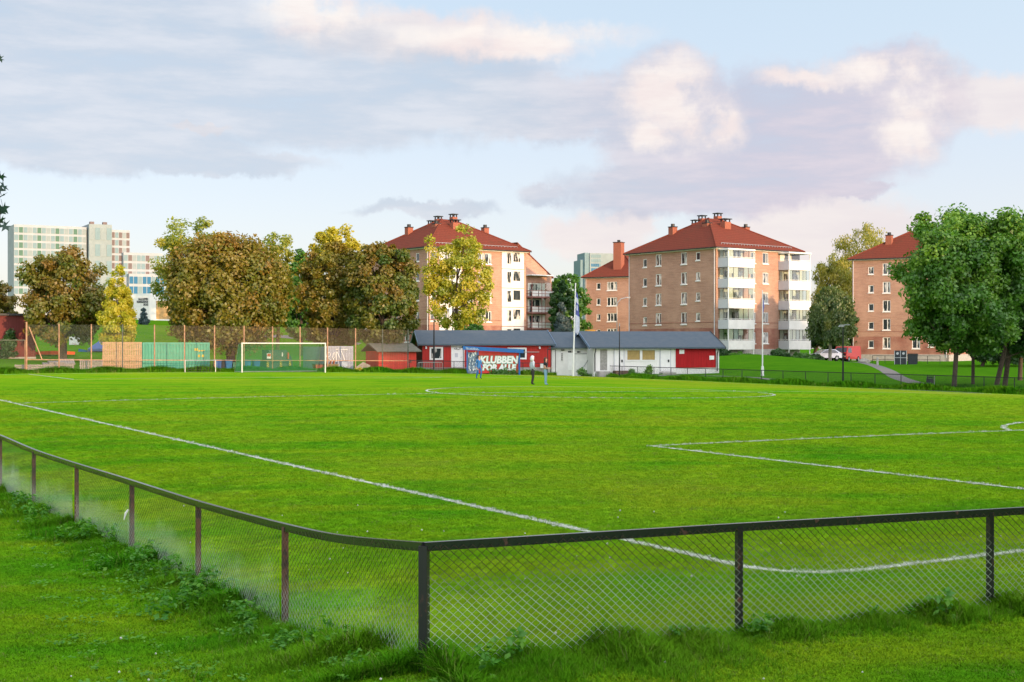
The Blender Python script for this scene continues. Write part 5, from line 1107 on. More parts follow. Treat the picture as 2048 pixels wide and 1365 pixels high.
def school():
    Y = 215.0; x0 = XofPx(262, Y); z0 = ZofPy(641, Y); t = thing('school_building', 'white school building with dark name lettering beside the yellow birch', 'building', (x0, Y, z0), R(-20)); H = ZofPy(588, Y) - z0; d = (math.cos(R(-20)), math.sin(R(-20))); S = lambda px: face_t(px, (x0, Y), d)
    W = S(299); mat('tan_clad', (0.52, 0.32, 0.13), 0.7); m = MB(); m.box(0, W, 0, 9, -4, H); m.build('wall', MATS['white_render'], t)
    for k, s in enumerate(('VALLE HOVIN', 'VIDEREGÅENDE', 'SKOLE')): put_text(t, 'lettering', s, .46, MATS['plastic_dark'], (W - .25, -.03, H - 1.0 - k * .42), sx=.62, align='RIGHT', offset=.02)
    o = link('annex', None, t, (W, 0, 0), R(60)); bpy.data.objects.remove(o)
    m = MB(); m.box(0, 6, 0, 6, -4, H - .06); o = m.build('side_wing', MATS['white_render'], t); o.location = (W, .02, 0); o.rotation_euler = (0, 0, R(48))
    m = MB(); m.box(1.0, 5.0, -.05, -.004, .2, H - 1.1); q = m.build('timber_front', MATS['tan_clad'], o)
school()
def far_tower():
    Y = 520.0; x0 = XofPx(1161, Y); t = thing('far_tower', 'distant pale tower block with glass corner above the dark trees', 'building', (x0, Y, 0), R(12)); S = lambda px: XofPx(px, Y) - x0; Z = lambda py: ZofPy(py, Y)
    mat('tint_cream', (0.66, 0.64, 0.52)); m = MB(); m.box(S(1161), S(1168), 0, 10, 3, Z(520)); m.box(S(1168.2), S(1178), -1, 10, 3, Z(506)); m.build('glass_corner', MATS['tint_pale'], t)
    m = MB(); m.box(S(1178.2), S(1234), -1.5, 14, 3, Z(507)); w = m.build('wall', MATS['tint_cream'], t)
    for r in range(4):
        for c in range(5): m = MB(); xx = S(1181 + c * 4.2); m.box(xx, xx + .62, -1.56, -1.504, Z(516 + r * 9), Z(510 + r * 9)); m.build('window', MATS['tint_blue'] if (r > 1 and c < 4) else MATS['tint_pale'], w)
    for c in range(3): m = MB(); m.box(S(1168.8 + c * 3.1), S(1171.2 + c * 3.1), -1.06, -1.004, Z(540), Z(508)); m.build('window', MATS['tint_pale'], t)
far_tower()
def background_houses():
    for k, (px0, px1, Y, yt, yb, mt, lb) in enumerate(((560, 700, 215, 650, 690, 'maroon_boards', 'red house far behind the goal, seen under the trees'), (20, 175, 235, 655, 700, 'tan_wall', 'pale tan house far behind the maple trunk'))):
        mat('tan_wall', (0.55, 0.42, 0.27), .9, var=.08); x0, x1 = XofPx(px0, Y), XofPx(px1, Y); z0 = min(ZofPy(yb, Y), g((x0 + x1) / 2, Y)); zt = ZofPy(yt, Y); t = thing('house', lb, 'house', (x0, Y, z0)); W = x1 - x0
        m = MB(); m.box(0, W, 0, 8, -2, zt - z0); m.build('wall', MATS[mt], t); m = MB(); m.prism([(-.5, zt - z0 + .01), (4, zt - z0 + 2), (8.5, zt - z0 + .01)], -.4, W + .4, axis='x'); m.build('roof', MATS['roof_tile' if k else 'dark_metal'], t)
        for q in range(4): simple_window(t, W * (q + .6) / 4.4, (zt - z0) * .45, 1.1, 1.2, 'pane', .1, -.02)
background_houses()
# ------------------------------------------------------------------ people
def person(label, px, Y, pose, mats, hair_long=False, hood=False, rotz=0.0, height=1.72):
    """one skinned body; joints in metres for a 1.72 m figure, facing -y"""
    x = XofPx(px, Y); t = thing('person', label, 'person', (x, Y, g(x, Y)), rotz)
    J = dict(pelvis=(0, 0, .93), belly=(0, 0, 1.08), chest=(0, .01, 1.28), neck=(0, .01, 1.46), head0=(0, -.01, 1.53), head1=(0, -.02, 1.62), head2=(0, -.01, 1.69))
    J.update(pose); ed = [('pelvis', 'belly'), ('belly', 'chest'), ('chest', 'neck'), ('neck', 'head0'), ('head0', 'head1'), ('head1', 'head2')]
    rad = dict(pelvis=(.15, .11), belly=(.135, .10), chest=(.165, .11), neck=(.055, .055), head0=(.075, .085), head1=(.085, .10), head2=(.06, .07), hip=(.095, .10), knee=(.06, .065), ankle=(.042, .045), toe=(.04, .03), sh=(.06, .065), el=(.042, .042), wr=(.03, .03), hand=(.035, .022), tip=(.02, .012))
    for s in 'LR':
        ed += [('pelvis', 'hip' + s), ('hip' + s, 'knee' + s), ('knee' + s, 'ankle' + s), ('ankle' + s, 'toe' + s), ('chest', 'sh' + s), ('sh' + s, 'el' + s), ('el' + s, 'wr' + s), ('wr' + s, 'hand' + s), ('hand' + s, 'tip' + s)]
    nm = list(J); me = bpy.data.meshes.new('body'); me.from_pydata([J[k] for k in nm], [(nm.index(a), nm.index(b)) for a, b in ed], [])
    o = bpy.data.objects.new('tmp', me); COL.objects.link(o); md = o.modifiers.new('s', 'SKIN'); md.use_smooth_shade = True
    for k, v in zip(nm, me.skin_vertices[0].data):
        key = k if k in rad else k[:-1]; f = 1.25 if mats.get('loose') and key in ('belly', 'chest', 'sh', 'el') else 1.0; v.radius = tuple(r * f for r in rad[key]); v.use_root = (k == 'pelvis')
    o.modifiers.new('d', 'SUBSURF').levels = 1; bpy.context.view_layer.update()
    bm_ = bpy.data.meshes.new_from_object(o.evaluated_get(bpy.context.evaluated_depsgraph_get())); bpy.data.objects.remove(o)
    bm_.materials.clear()
    for k in ('skin', 'top', 'trousers', 'shoe'): bm_.materials.append(mats[k])
    jp = {k: Vector(J[k]) for k in J}
    zone = {}
    for k in J:
        b = k.rstrip('LR'); zone[k] = 1 if b in ('belly', 'chest', 'sh', 'pelvis') else 2 if b in ('hip', 'knee') else 3 if b in ('toe',) else 2 if b == 'ankle' else (1 if mats.get('sleeves') and b in ('el', 'wr') else 0)
    zone['pelvis'] = 1 if mats.get('longtop') else 2
    for p in bm_.polygons:
        c = p.center; k = min(jp, key=lambda q: (jp[q] - c).length); p.material_index = zone[k]; p.use_smooth = True
    b = link('body', bm_, t); hd = jp['head1']
    hb = bmesh.new(); bmesh.ops.create_uvsphere(hb, u_segments=12, v_segments=8, radius=.118 if not hood else .14)
    for v in list(hb.verts):
        v.co.z *= 1.12
        if v.co.y < -.045 and v.co.z < .045: v.co.y = -.045 if not hood else v.co.y * .55
        if hair_long and v.co.y > -.02 and v.co.z < 0: v.co.z *= 3.0; v.co.x *= .85
        if hood and v.co.z < -.03: v.co.z *= 1.6; v.co.x *= 1.25; v.co.y *= 1.15
    h_ = bpy.data.meshes.new('hair'); hb.to_mesh(h_); hb.free(); h_.materials.append(mats['top'] if hood else mats['hair']); h_.polygons.foreach_set('use_smooth', [True] * len(h_.polygons)); link('hood' if hood else 'hair', h_, t, hd + Vector((0, .03, .03)))
    m = MB(); m.tube([hd + Vector((0, -.09, -.005)), hd + Vector((0, -.125, -.02))], [.018, .012], 6); m.build('nose', mats['skin'], b)
    t.scale = (height / 1.72,) * 3
mat('skin', (0.50, 0.29, 0.21), 0.6, var=0.05); mat('hoodie', (0.55, 0.60, 0.68), 0.9, var=0.08); mat('grey_trousers', (0.06, 0.05, 0.05), 0.9); mat('black_cloth', (0.015, 0.016, 0.02), 0.9); mat('jeans', (0.22, 0.38, 0.52), 0.9, var=0.1); mat('brown_hair', (0.06, 0.03, 0.02), 0.6); mat('shoe_dark', (0.03, 0.03, 0.03), 0.6); mat('shoe_blue', (0.2, 0.32, 0.45), 0.7); mat('jacket_blue', (0.02, 0.14, 0.42), 0.8); mat('white_cloth', (0.75, 0.75, 0.76), 0.9)
arm = lambda s, el, wr, ha: {'sh' + s: ((.17 if s == 'L' else -.17), .01, 1.40), 'el' + s: el, 'wr' + s: wr, 'hand' + s: ha, 'tip' + s: tuple(Vector(ha) + (Vector(ha) - Vector(wr)).normalized() * .08)}
leg = lambda s, x, kn, an: {'hip' + s: (x, 0, .88), 'knee' + s: kn, 'ankle' + s: an, 'toe' + s: (an[0] * 1.1, an[1] - .14, .03)}
Yp = 87.5
person('person in pale grey hooded sweatshirt and dark trousers, standing on the pitch', 1065, Yp, {**leg('L', .09, (.13, -.08, .48), (.2, -.02, .07)), **leg('R', -.09, (-.09, -.02, .48), (-.1, .05, .07)), **arm('L', (.24, .05, 1.13), (.14, -.12, 1.0), (.08, -.2, .98)), **arm('R', (-.24, .06, 1.13), (-.16, -.12, 1.0), (-.1, -.2, .98))},
       dict(skin=MATS['skin'], top=MATS['hoodie'], trousers=MATS['grey_trousers'], shoe=MATS['shoe_dark'], hair=MATS['brown_hair'], sleeves=True, longtop=True, loose=True), hood=True, rotz=R(115), height=1.74)
person('long-haired person in black top and pale jeans, standing beside the hooded one', 1091, Yp - .4, {**leg('L', .09, (.13, -.01, .48), (.16, .02, .07)), **leg('R', -.09, (-.12, -.03, .48), (-.14, -.02, .07)), **arm('L', (.2, -.02, 1.13), (.14, -.26, 1.06), (.1, -.36, 1.08)), **arm('R', (-.22, .0, 1.12), (-.18, -.24, 1.04), (-.12, -.34, 1.06))},
       dict(skin=MATS['skin'], top=MATS['black_cloth'], trousers=MATS['jeans'], shoe=MATS['shoe_blue'], hair=MATS['brown_hair'], longtop=True, loose=True), hair_long=True, rotz=R(70), height=1.68)
person('person in bright blue jacket and trousers walking by the graffiti shelter', 958, 103.5, {**leg('L', .09, (.12, -.14, .5), (.12, -.02, .07)), **leg('R', -.09, (-.1, .04, .48), (-.1, .2, .09)), **arm('L', (.24, .02, 1.13), (.26, -.12, .92), (.25, -.2, .88)), **arm('R', (-.24, .08, 1.13), (-.26, .06, .92), (-.26, .02, .85))},
       dict(skin=MATS['skin'], top=MATS['jacket_blue'], trousers=MATS['jacket_blue'], shoe=MATS['shoe_dark'], hair=MATS['brown_hair'], sleeves=True, longtop=True), rotz=R(40), height=1.72)

# ------------------------------------------------------------------ trees
mat_leaf('leaf_bronze', (0.110, 0.145, 0.013), (0.210, 0.180, 0.016), (0.270, 0.160, 0.024)); mat_leaf('leaf_bronze_green', (0.065, 0.125, 0.016), (0.160, 0.165, 0.016), (0.225, 0.140, 0.022))
mat_leaf('leaf_yellow', (0.34, 0.40, 0.03), (0.48, 0.47, 0.03), (0.56, 0.47, 0.04), .45); mat_leaf('leaf_lime', (0.16, 0.25, 0.028), (0.28, 0.32, 0.03), (0.38, 0.34, 0.035), .4)
mat_leaf('leaf_gold', (0.24, 0.30, 0.03), (0.42, 0.41, 0.03), (0.54, 0.44, 0.035), .4); mat_leaf('leaf_green', (0.055, 0.165, 0.020), (0.095, 0.245, 0.024), (0.165, 0.310, 0.030), .35); mat_leaf('leaf_dark', (0.024, 0.080, 0.020), (0.040, 0.110, 0.024), (0.07, 0.14, 0.03), .3)
mat_leaf('leaf_willow', (0.055, 0.11, 0.025), (0.10, 0.15, 0.028), (0.18, 0.19, 0.03), .35); mat_leaf('leaf_spruce', (0.035, 0.07, 0.075), (0.05, 0.09, 0.095), (0.075, 0.12, 0.12), .1); mat_leaf('leaf_birch', (0.19, 0.22, 0.028), (0.30, 0.29, 0.03), (0.40, 0.33, 0.035), .4)
def leaf_cloud(cent, crad, nleaf, size, tint_c, rng, center, up=0.35, droop=0.0, aspect=1.5):
    """diamond leaves gathered in clumps; returns verts, faces, tint"""
    nc = len(cent); idx = np.repeat(np.arange(nc), nleaf); N = len(idx)
    d = rng.normal(size=(N, 3)); d /= np.linalg.norm(d, axis=1)[:, None]; rr = rng.random(N) ** .55
    pos = cent[idx] + d * (crad[idx] * rr)[:, None] * np.array([1, 1, .8])
    if droop: pos[:, 2] -= rng.random(N) ** 2 * droop
    nrm = rng.normal(size=(N, 3)) * .75 + d * .55; o = pos - center; o /= np.maximum(np.linalg.norm(o, axis=1), .01)[:, None]; nrm += o * .6; nrm[:, 2] += up; nrm /= np.linalg.norm(nrm, axis=1)[:, None]
    a = np.cross(nrm, rng.normal(size=(N, 3))); a /= np.maximum(np.linalg.norm(a, axis=1), 1e-6)[:, None]
    if droop: a = a * .4 + np.array([0, 0, -1.0]); a /= np.linalg.norm(a, axis=1)[:, None]
    b = np.cross(nrm, a); s = size * rng.uniform(.65, 1.35, N)
    A = a * (s * aspect * .5)[:, None]; B = b * (s * .5)[:, None]
    v = np.stack([pos - A, pos + B - A * .1, pos + A, pos - B - A * .1], 1).reshape(-1, 3); f = np.arange(4 * N).reshape(-1, 4)
    tint = np.repeat(np.clip(tint_c[idx] + rng.normal(size=N) * .11, 0, 1), 4); return v, f, tint
def leaf_mesh(name, parts, mt):
    v = np.concatenate([p[0] for p in parts]); t = np.concatenate([p[2] for p in parts]); n = len(v) // 4
    me = bpy.data.meshes.new(name); me.vertices.add(len(v)); me.vertices.foreach_set('co', v.astype(np.float32).ravel()); me.loops.add(len(v)); me.loops.foreach_set('vertex_index', np.arange(len(v), dtype=np.int32))
    me.polygons.add(n); me.polygons.foreach_set('loop_start', np.arange(0, 4 * n, 4, dtype=np.int32)); me.polygons.foreach_set('loop_total', np.full(n, 4, dtype=np.int32))
    at = me.attributes.new('tint', 'FLOAT', 'POINT'); at.data.foreach_set('value', t.astype(np.float32)); me.materials.append(mt); me.update(calc_edges=True); return me
TREE_N = [0]
def crown_points(shape, n, rng, hollow=.55, lump=.16):
    """points in the unit crown (x,y in -1..1, z in 0..1)"""
    out = []; ph = rng.random(6) * 6.3
    while len(out) < n:
        p = rng.uniform(-1, 1, 3); z = (p[2] + 1) / 2
        if shape == 'round': R_ = math.sqrt(max(0, 1 - abs(2 * z - 1) ** 2.6))
        elif shape == 'oval': R_ = math.sqrt(max(0, 1 - abs(2 * z - 1) ** 2.1))
        elif shape == 'dome': R_ = (1 - max(0, (z - .3) / .7) ** 2.4) ** .6 * (.80 + .20 * min(1, z / .2))
        elif shape == 'cone': R_ = (1 - z) ** .85 * (1 if z > .08 else .7)
        elif shape == 'birch': R_ = (1 - z) ** .6 * min(1, .45 + z * 2.2) * 1.05
        else: R_ = (1 - z ** 2.2) ** .6 * (.9 if z > .15 else .75)
        a = math.atan2(p[1], p[0]); R_ *= 1 + lump * (math.sin(3 * a + ph[0] + 5 * z) + .7 * math.sin(5 * a + ph[1] - 9 * z) + .6 * math.sin(2 * a + ph[2] + 13 * z)) / 1.6
        r = math.hypot(p[0], p[1])
        if r > R_: continue
        if r < R_ * hollow and .12 < z < .82 and rng.random() < .8: continue
        out.append((p[0], p[1], z))
    return np.array(out)
def tree(name, label, px, Y, x0, x1, y0, y1, leaf, shape='round', clumps=150, nleaf=70, size=.3, crad=None, trunk=.25, bark='bark', group=None, tint=(.5, .25), topt=0.0, hollow=.55, depth=.9, zg=None, droop=0.0, limbs=7, lean=0.0, lump=.16, aspect=1.5, cat='tree'):
    TREE_N[0] += 1; rng = np.random.default_rng(100 + TREE_N[0]); x = XofPx(px, Y); z = g(x, Y) if zg is None else zg
    t = thing(name, label, cat, (x, Y, z), 0, group); cx = XofPx((x0 + x1) / 2, Y) - x; rx = (x1 - x0) / 2 * Y / F; zt = ZofPy(y0, Y) - z; zl = ZofPy(y1, Y) - z; H = zt - zl
    nleaf = int(nleaf * 1.75); size = size * .72; cr = crad or max(.35, min(rx, H / 2) * .20); inn = 1 - .5 * cr / rx
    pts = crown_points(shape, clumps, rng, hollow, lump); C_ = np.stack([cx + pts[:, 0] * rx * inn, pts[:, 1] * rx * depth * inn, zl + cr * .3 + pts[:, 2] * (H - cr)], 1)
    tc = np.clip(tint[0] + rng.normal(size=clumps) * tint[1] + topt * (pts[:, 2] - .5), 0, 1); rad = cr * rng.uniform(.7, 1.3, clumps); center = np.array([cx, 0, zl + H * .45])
    parts = [leaf_cloud(C_, rad, nleaf, size, tc, rng, center, droop=droop, aspect=aspect)]
    link('crown', leaf_mesh('crown', parts, MATS[leaf]), t)
    m = MB(); top = zl + H * .72; wob = lambda k: (lean * k + rng.normal() * .04 * k + cx * k * .8, rng.normal() * .05 * k)
    pp = [(0, 0, -.3), (0, 0, .15)] + [(*wob(k), top * k) for k in (.25, .5, .75, 1.0)]
    m.tube(pp, [trunk * 1.35, trunk * 1.05, trunk * .92, trunk * .7, trunk * .42, trunk * .12], 9)
    far = C_[rng.choice(clumps, min(limbs, clumps), replace=False)]
    for q in far:
        s = Vector(pp[2 + int(rng.integers(0, 3))]); e = Vector(q); mid = (s * .55 + e * .45) + Vector((0, 0, -.08 * (e - s).length)); m.tube([s, mid, e], [trunk * .34, trunk * .22, trunk * .06], 5, cap=False)
    m.build('trunk', MATS[bark], t, smooth=True, fix=False); return t
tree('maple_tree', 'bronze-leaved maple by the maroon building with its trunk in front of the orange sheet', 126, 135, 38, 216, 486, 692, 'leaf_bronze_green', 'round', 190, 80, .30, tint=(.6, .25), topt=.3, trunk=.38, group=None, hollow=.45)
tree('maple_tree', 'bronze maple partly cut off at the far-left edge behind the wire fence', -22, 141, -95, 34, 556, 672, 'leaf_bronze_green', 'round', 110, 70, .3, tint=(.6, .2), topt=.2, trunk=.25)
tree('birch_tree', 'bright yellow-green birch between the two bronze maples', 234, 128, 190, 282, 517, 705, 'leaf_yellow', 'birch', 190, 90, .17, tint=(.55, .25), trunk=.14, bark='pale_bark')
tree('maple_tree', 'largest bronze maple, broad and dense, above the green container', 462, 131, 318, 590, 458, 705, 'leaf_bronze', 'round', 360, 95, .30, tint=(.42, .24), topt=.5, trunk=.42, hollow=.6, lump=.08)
tree('ash_tree', 'pale green airy tree rising behind the largest bronze maple', 395, 152, 296, 470, 416, 640, 'leaf_lime', 'oval', 120, 50, .28, tint=(.45, .25), trunk=.25, hollow=.3, lump=.3)
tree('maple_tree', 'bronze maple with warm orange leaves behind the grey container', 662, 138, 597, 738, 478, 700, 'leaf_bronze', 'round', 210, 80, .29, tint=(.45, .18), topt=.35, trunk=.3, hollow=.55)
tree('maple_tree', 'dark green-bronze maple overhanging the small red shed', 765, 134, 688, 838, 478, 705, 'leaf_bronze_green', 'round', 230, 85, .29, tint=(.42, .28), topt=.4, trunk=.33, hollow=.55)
tree('ash_tree', 'yellow-green tree behind the maples, left of the domed lime tree', 555, 168, 500, 625, 458, 670, 'leaf_lime', 'oval', 150, 60, .30, tint=(.65, .25), trunk=.22)
tree('lime_tree', 'dome-topped yellow-green tree behind the bronze maples', 668, 170, 608, 732, 440, 670, 'leaf_gold', 'oval', 170, 65, .32, tint=(.75, .22), trunk=.25)
tree('green_tree', 'dark green tree filling the gap between the large bronze maples', 602, 160, 562, 640, 495, 690, 'leaf_green', 'oval', 140, 70, .30, tint=(.2, .2), trunk=.22)
tree('maple_tree', 'slender yellow-green maple in front of the brick block with white infills', 912, 163, 842, 988, 443, 672, 'leaf_gold', 'oval', 160, 58, .30, tint=(.6, .28), trunk=.24, hollow=.3, lump=.22, crad=.85, zg=1.0, limbs=14)
tree('dark_tree', 'dark green tree behind the flagpole and spruce', 1142, 245, 1092, 1182, 543, 690, 'leaf_green', 'round', 150, 70, .42, tint=(.25, .25), trunk=.3, zg=2)
tree('dark_tree', 'lower dark green tree at the right end of the gable balconies', 1112, 236, 1096, 1150, 560, 690, 'leaf_dark', 'round', 90, 60, .42, tint=(.5, .25), trunk=.25, zg=2)
tree('spruce_tree', 'blue-grey spruce between the gable balconies and the flagpole', 1126, 205, 1098, 1152, 597, 685, 'leaf_spruce', 'cone', 130, 70, .26, tint=(.5, .25), trunk=.14, zg=1.0, droop=.25)
tree('small_spruce', 'little young spruce in front of the white school wall', 287, 195, 276, 299, 614, 652, 'leaf_spruce', 'cone', 40, 40, .2, tint=(.3, .2), trunk=.06, zg=5.2, aspect=2.2)
tree('weeping_birch', 'tall yellow-green weeping birch behind the right brick block', 1730, 238, 1656, 1802, 440, 680, 'leaf_birch', 'round', 230, 65, .30, tint=(.5, .25), trunk=.25, bark='pale_bark', droop=1.0, zg=2.0, hollow=.3)
tree('weeping_birch', 'shorter yellow-green birch beside the balcony stack', 1660, 232, 1612, 1722, 496, 690, 'leaf_birch', 'dome', 190, 65, .32, tint=(.6, .25), trunk=.22, bark='pale_bark', droop=.8, zg=2.0, hollow=.4)
tree('willow_tree', 'dark weeping tree with pale trunk above the parked cars', 1660, 184, 1614, 1712, 566, 676, 'leaf_willow', 'dome', 190, 80, .28, tint=(.35, .25), trunk=.22, bark='pale_bark', droop=1.1, hollow=.5)
tree('dark_tree', 'dark green tree half hidden behind the weeping tree and cars', 1630, 212, 1590, 1730, 600, 712, 'leaf_dark', 'round', 130, 70, .4, tint=(.4, .25), trunk=.25, zg=1.5)
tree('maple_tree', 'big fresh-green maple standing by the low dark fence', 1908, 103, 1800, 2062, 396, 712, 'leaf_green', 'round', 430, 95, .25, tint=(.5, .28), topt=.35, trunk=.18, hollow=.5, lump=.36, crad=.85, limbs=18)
tree('maple_tree', 'dark-leaved maple behind the big fresh-green one', 2010, 113, 1950, 2150, 415, 712, 'leaf_dark', 'round', 300, 90, .27, tint=(.5, .25), trunk=.2, hollow=.45)
tree('maple_tree', 'dark maple with forked trunk at the edge of the grove', 1992, 108, 1960, 2160, 470, 700, 'leaf_dark', 'round', 260, 90, .26, tint=(.35, .25), trunk=.19)
tree('maple_tree', 'slim-trunked green tree in the grove beside the litter bin', 1946, 116, 1885, 2010, 500, 712, 'leaf_green', 'round', 180, 80, .27, tint=(.15, .2), trunk=.14)
tree('maple_tree', 'thin dark tree deepest in the grove', 2040, 124, 1990, 2110, 560, 715, 'leaf_dark', 'round', 140, 80, .3, tint=(.4, .2), trunk=.2)
tree('dark_tree', 'low dark tree behind the grove trunks', 1965, 160, 1900, 2120, 600, 730, 'leaf_dark', 'round', 150, 80, .36, tint=(.5, .2), trunk=.2)
def bush(label, px, Y, x0, x1, y0, y1, leaf, clumps=40, nleaf=60, size=.2, zg=None, tint=(.4, .25)):
    return tree('bush', label, px, Y, x0, x1, y0, y1, leaf, 'dome', clumps, nleaf, size, trunk=.04, tint=tint, limbs=5, zg=zg, cat='bush', hollow=.2)
bush('dark leafy bush at the foot of the left balcony stack', 1441, 176, 1424, 1462, 688, 722, 'leaf_dark', 50); bush('low hedge bush below the left balcony stack', 1480, 178, 1455, 1512, 703, 722, 'leaf_green', 50, tint=(.2, .2))
bush('rounded dark bush between the two balcony stacks', 1556, 180, 1535, 1584, 695, 722, 'leaf_dark', 60); bush('low bush below the right balcony stack', 1600, 181, 1578, 1628, 704, 722, 'leaf_green', 50, tint=(.15, .2)); bush('bush beside the silver hatchback', 1628, 183, 1612, 1648, 706, 722, 'leaf_dark', 40)
bush('green bush on the roofline beside the yellow-green maple', 945, 158, 922, 972, 645, 690, 'leaf_green', 50, tint=(.25, .2), zg=.8); bush('round hedge bush against the maroon building', 16, 137, 0, 36, 652, 720, 'leaf_dark', 60, tint=(.5, .2)); bush('low weedy shrub growing in front of the graffiti panel', 1000, 131.0, 962, 1040, 733, 752, 'leaf_green', 60, 60, .14, tint=(.3, .2))
bush('small leafy shrub against the white clubhouse wall', 1299, 136.2, 1291, 1307, 729, 748, 'leaf_green', 12, 30, .16, tint=(.7, .2)); bush('small weed shrub by the wooden step', 1264, 136.2, 1257, 1270, 736, 750, 'leaf_green', 10, 30, .13, tint=(.5, .2)); bush('weed shrub beside the garage door', 1163, 136.0, 1155, 1172, 735, 750, 'leaf_green', 14, 30, .14, tint=(.4, .2))
bush('yellow-green shrub on the slope below the school', 345, 178, 330, 372, 652, 690, 'leaf_yellow', 40, tint=(.3, .2)); bush('pale orange weed clump at the foot of the trunk beside the shed', 717, 125.5, 711, 724, 734, 748, 'leaf_yellow', 12, 30, .12, tint=(.8, .2))
# tree standing just left of the picture; only a few hanging leaves of it reach into view
def near_tree():
    Y = 13.0; rng = np.random.default_rng(5); x0 = -8.6; t = thing('maple_tree', 'near maple whose few hanging blue-green leaves enter at the left edge', 'tree', (x0, Y, g(x0, Y)))
    m = MB(); m.tube([(0, 0, -.3), (.05, 0, 1.5), (.1, .1, 3.2), (.1, .2, 5.0), (0, .2, 7.0)], [.34, .27, .22, .16, .06], 10)
    tips = []
    for e in ((3.75, .15, 3.55), (3.72, .1, 5.0), (2.6, -1.5, 4.6), (-2.4, 1, 5.4), (-1.5, -2.2, 4.4), (1.0, 2.4, 5.8), (0, -1, 6.8)):
        s = Vector((.1, .15, min(e[2] - .6, 4.5))); e = Vector(e); m.tube([s, s.lerp(e, .5) + Vector((0, 0, .25)), e], [.11, .07, .015], 6, cap=False); tips.append(e)
    m.build('trunk', MATS['bark'], t, smooth=True, fix=False)
    C_ = []; 
    for k, e in enumerate(tips):
        if k >= 2:
            for _ in range(26): C_.append(np.array(e) + rng.normal(size=3) * np.array([.75, .75, .6]) - np.array([.5, 0, 0]) * (k == 2))
    C_ = np.array(C_); C_ = C_[(C_[:, 0] + x0) < -5.6]
    parts = [leaf_cloud(C_, np.full(len(C_), .4), 26, .12, np.clip(rng.normal(.4, .2, len(C_)), 0, 1), rng, np.array([0, 0, 4.5]))]
    link('crown', leaf_mesh('crown', parts, MATS['leaf_dark']), t)
    # lobed maple leaves, single ones
    mat_leaf('leaf_bluegreen', (0.03, 0.075, 0.06), (0.045, 0.10, 0.07), (0.10, 0.13, 0.04), .4)
    def leaf(p, s, rot):
        lm = MB(); out = []
        for k in range(11):
            a = -2.6 + 5.2 * k / 10; r = (1.0, .45, .85, .42, .95, .5, 1.05, .5, .95, .42, .85)[k]; out.append((math.sin(a) * r * s * .6, 0, -math.cos(a) * r * s * .62))
        Rm = Matrix.Rotation(rot[0], 3, 'X') @ Matrix.Rotation(rot[1], 3, 'Y') @ Matrix.Rotation(rot[2], 3, 'Z'); c = Vector(p)
        for a, b in zip(out[:-1], out[1:]): lm.face([c, c + Rm @ Vector(a), c + Rm @ Vector(b)])
        lm.tube([c, c + Vector((-.02, 0, s * .7))], .002, 3, cap=False)
        o = lm.build('leaf', MATS['leaf_bluegreen'], t, fix=False)
    m = MB(); q0 = [P(px, py, Y + .1) - Vector(t.location) for px, py in ((-60, 300), (-30, 325), (-8, 345), (-3, 372), (-4, 400), (0, 425), (2, 446))]; m.tube(q0, [.006, .005, .004, .003, .003, .002, .002], 4)
    q0 = [P(px, py, Y + .1) - Vector(t.location) for px, py in ((-70, 80), (-30, 95), (-6, 104), (1, 110))]; m.tube(q0, [.005, .004, .003, .002], 4); m.build('twig', MATS['bark'], t)
    for px, py, s in ((2, 352, .10), (8, 372, .11), (3, 392, .12), (-4, 378, .12), (6, 416, .12), (-3, 420, .13), (1, 440, .11), (12, 452, .11), (-6, 450, .12), (2, 118, .07), (-8, 112, .08), (-9, 345, .1)):
        q = P(px, py, Y + .1) - Vector(t.location); leaf(q, s, (rng.normal() * .5, rng.normal() * .6, rng.normal() * .6))
near_tree()
# trees beyond the near goal line, outside the picture on the right: their shade lies over the pitch
def shade_trees():
    protos = []
    for k, (h, w) in enumerate(((9.0, 7.5), (19.0, 11.0))):
        rng = np.random.default_rng(50 + k); t = thing('roadside_tree', ['medium green tree in the row behind the near goal, right of the view', 'tall green tree in the row along the right side of the pitch, beyond the view'][k], 'tree', (0, 0, 0), 0, ['row of medium trees behind the near goal', 'row of tall trees beyond the right side'][k])
        pts = crown_points('round', 200, rng, .3, .15); C_ = np.stack([pts[:, 0] * w / 2, pts[:, 1] * w / 2, .25 + pts[:, 2] * (h - .85)], 1)
        link('crown', leaf_mesh('crown', [leaf_cloud(C_, np.full(200, w * .14), 60, .55, np.clip(rng.normal(.4, .25, 200), 0, 1), rng, np.array([0, 0, h / 2]))], MATS['leaf_green']), t)
        m = MB(); m.tube([(0, 0, -.4), (0, 0, h * .4), (.2, .1, h * .8)], [.35, .25, .05], 8); m.build('trunk', MATS['bark'], t, smooth=True, fix=False); protos.append(t)
    first = [True, True]; rr = random.Random(4)
    for u in list(np.arange(-4.0, 60, 4.3)) + list(np.arange(64, 99, 7.0)) + list(np.arange(116, 152, 8.0)):
        k = 0 if u < 62 else 1; x, y = xy_of(u + rr.uniform(-.8, .8), -15 + rr.uniform(-1.5, 1.5))
        if u < 2 and x / max(y, 1) < .45: continue
        o = protos[k] if first[k] else copy_tree(protos[k]); first[k] = False; s = rr.uniform(.92, 1.1) * (1.12 if u > 110 else 1); o.location = (x, y, g(x, y)); o.rotation_euler = (0, 0, rr.uniform(0, 6.3)); o.scale = (s, s, s)
shade_trees()

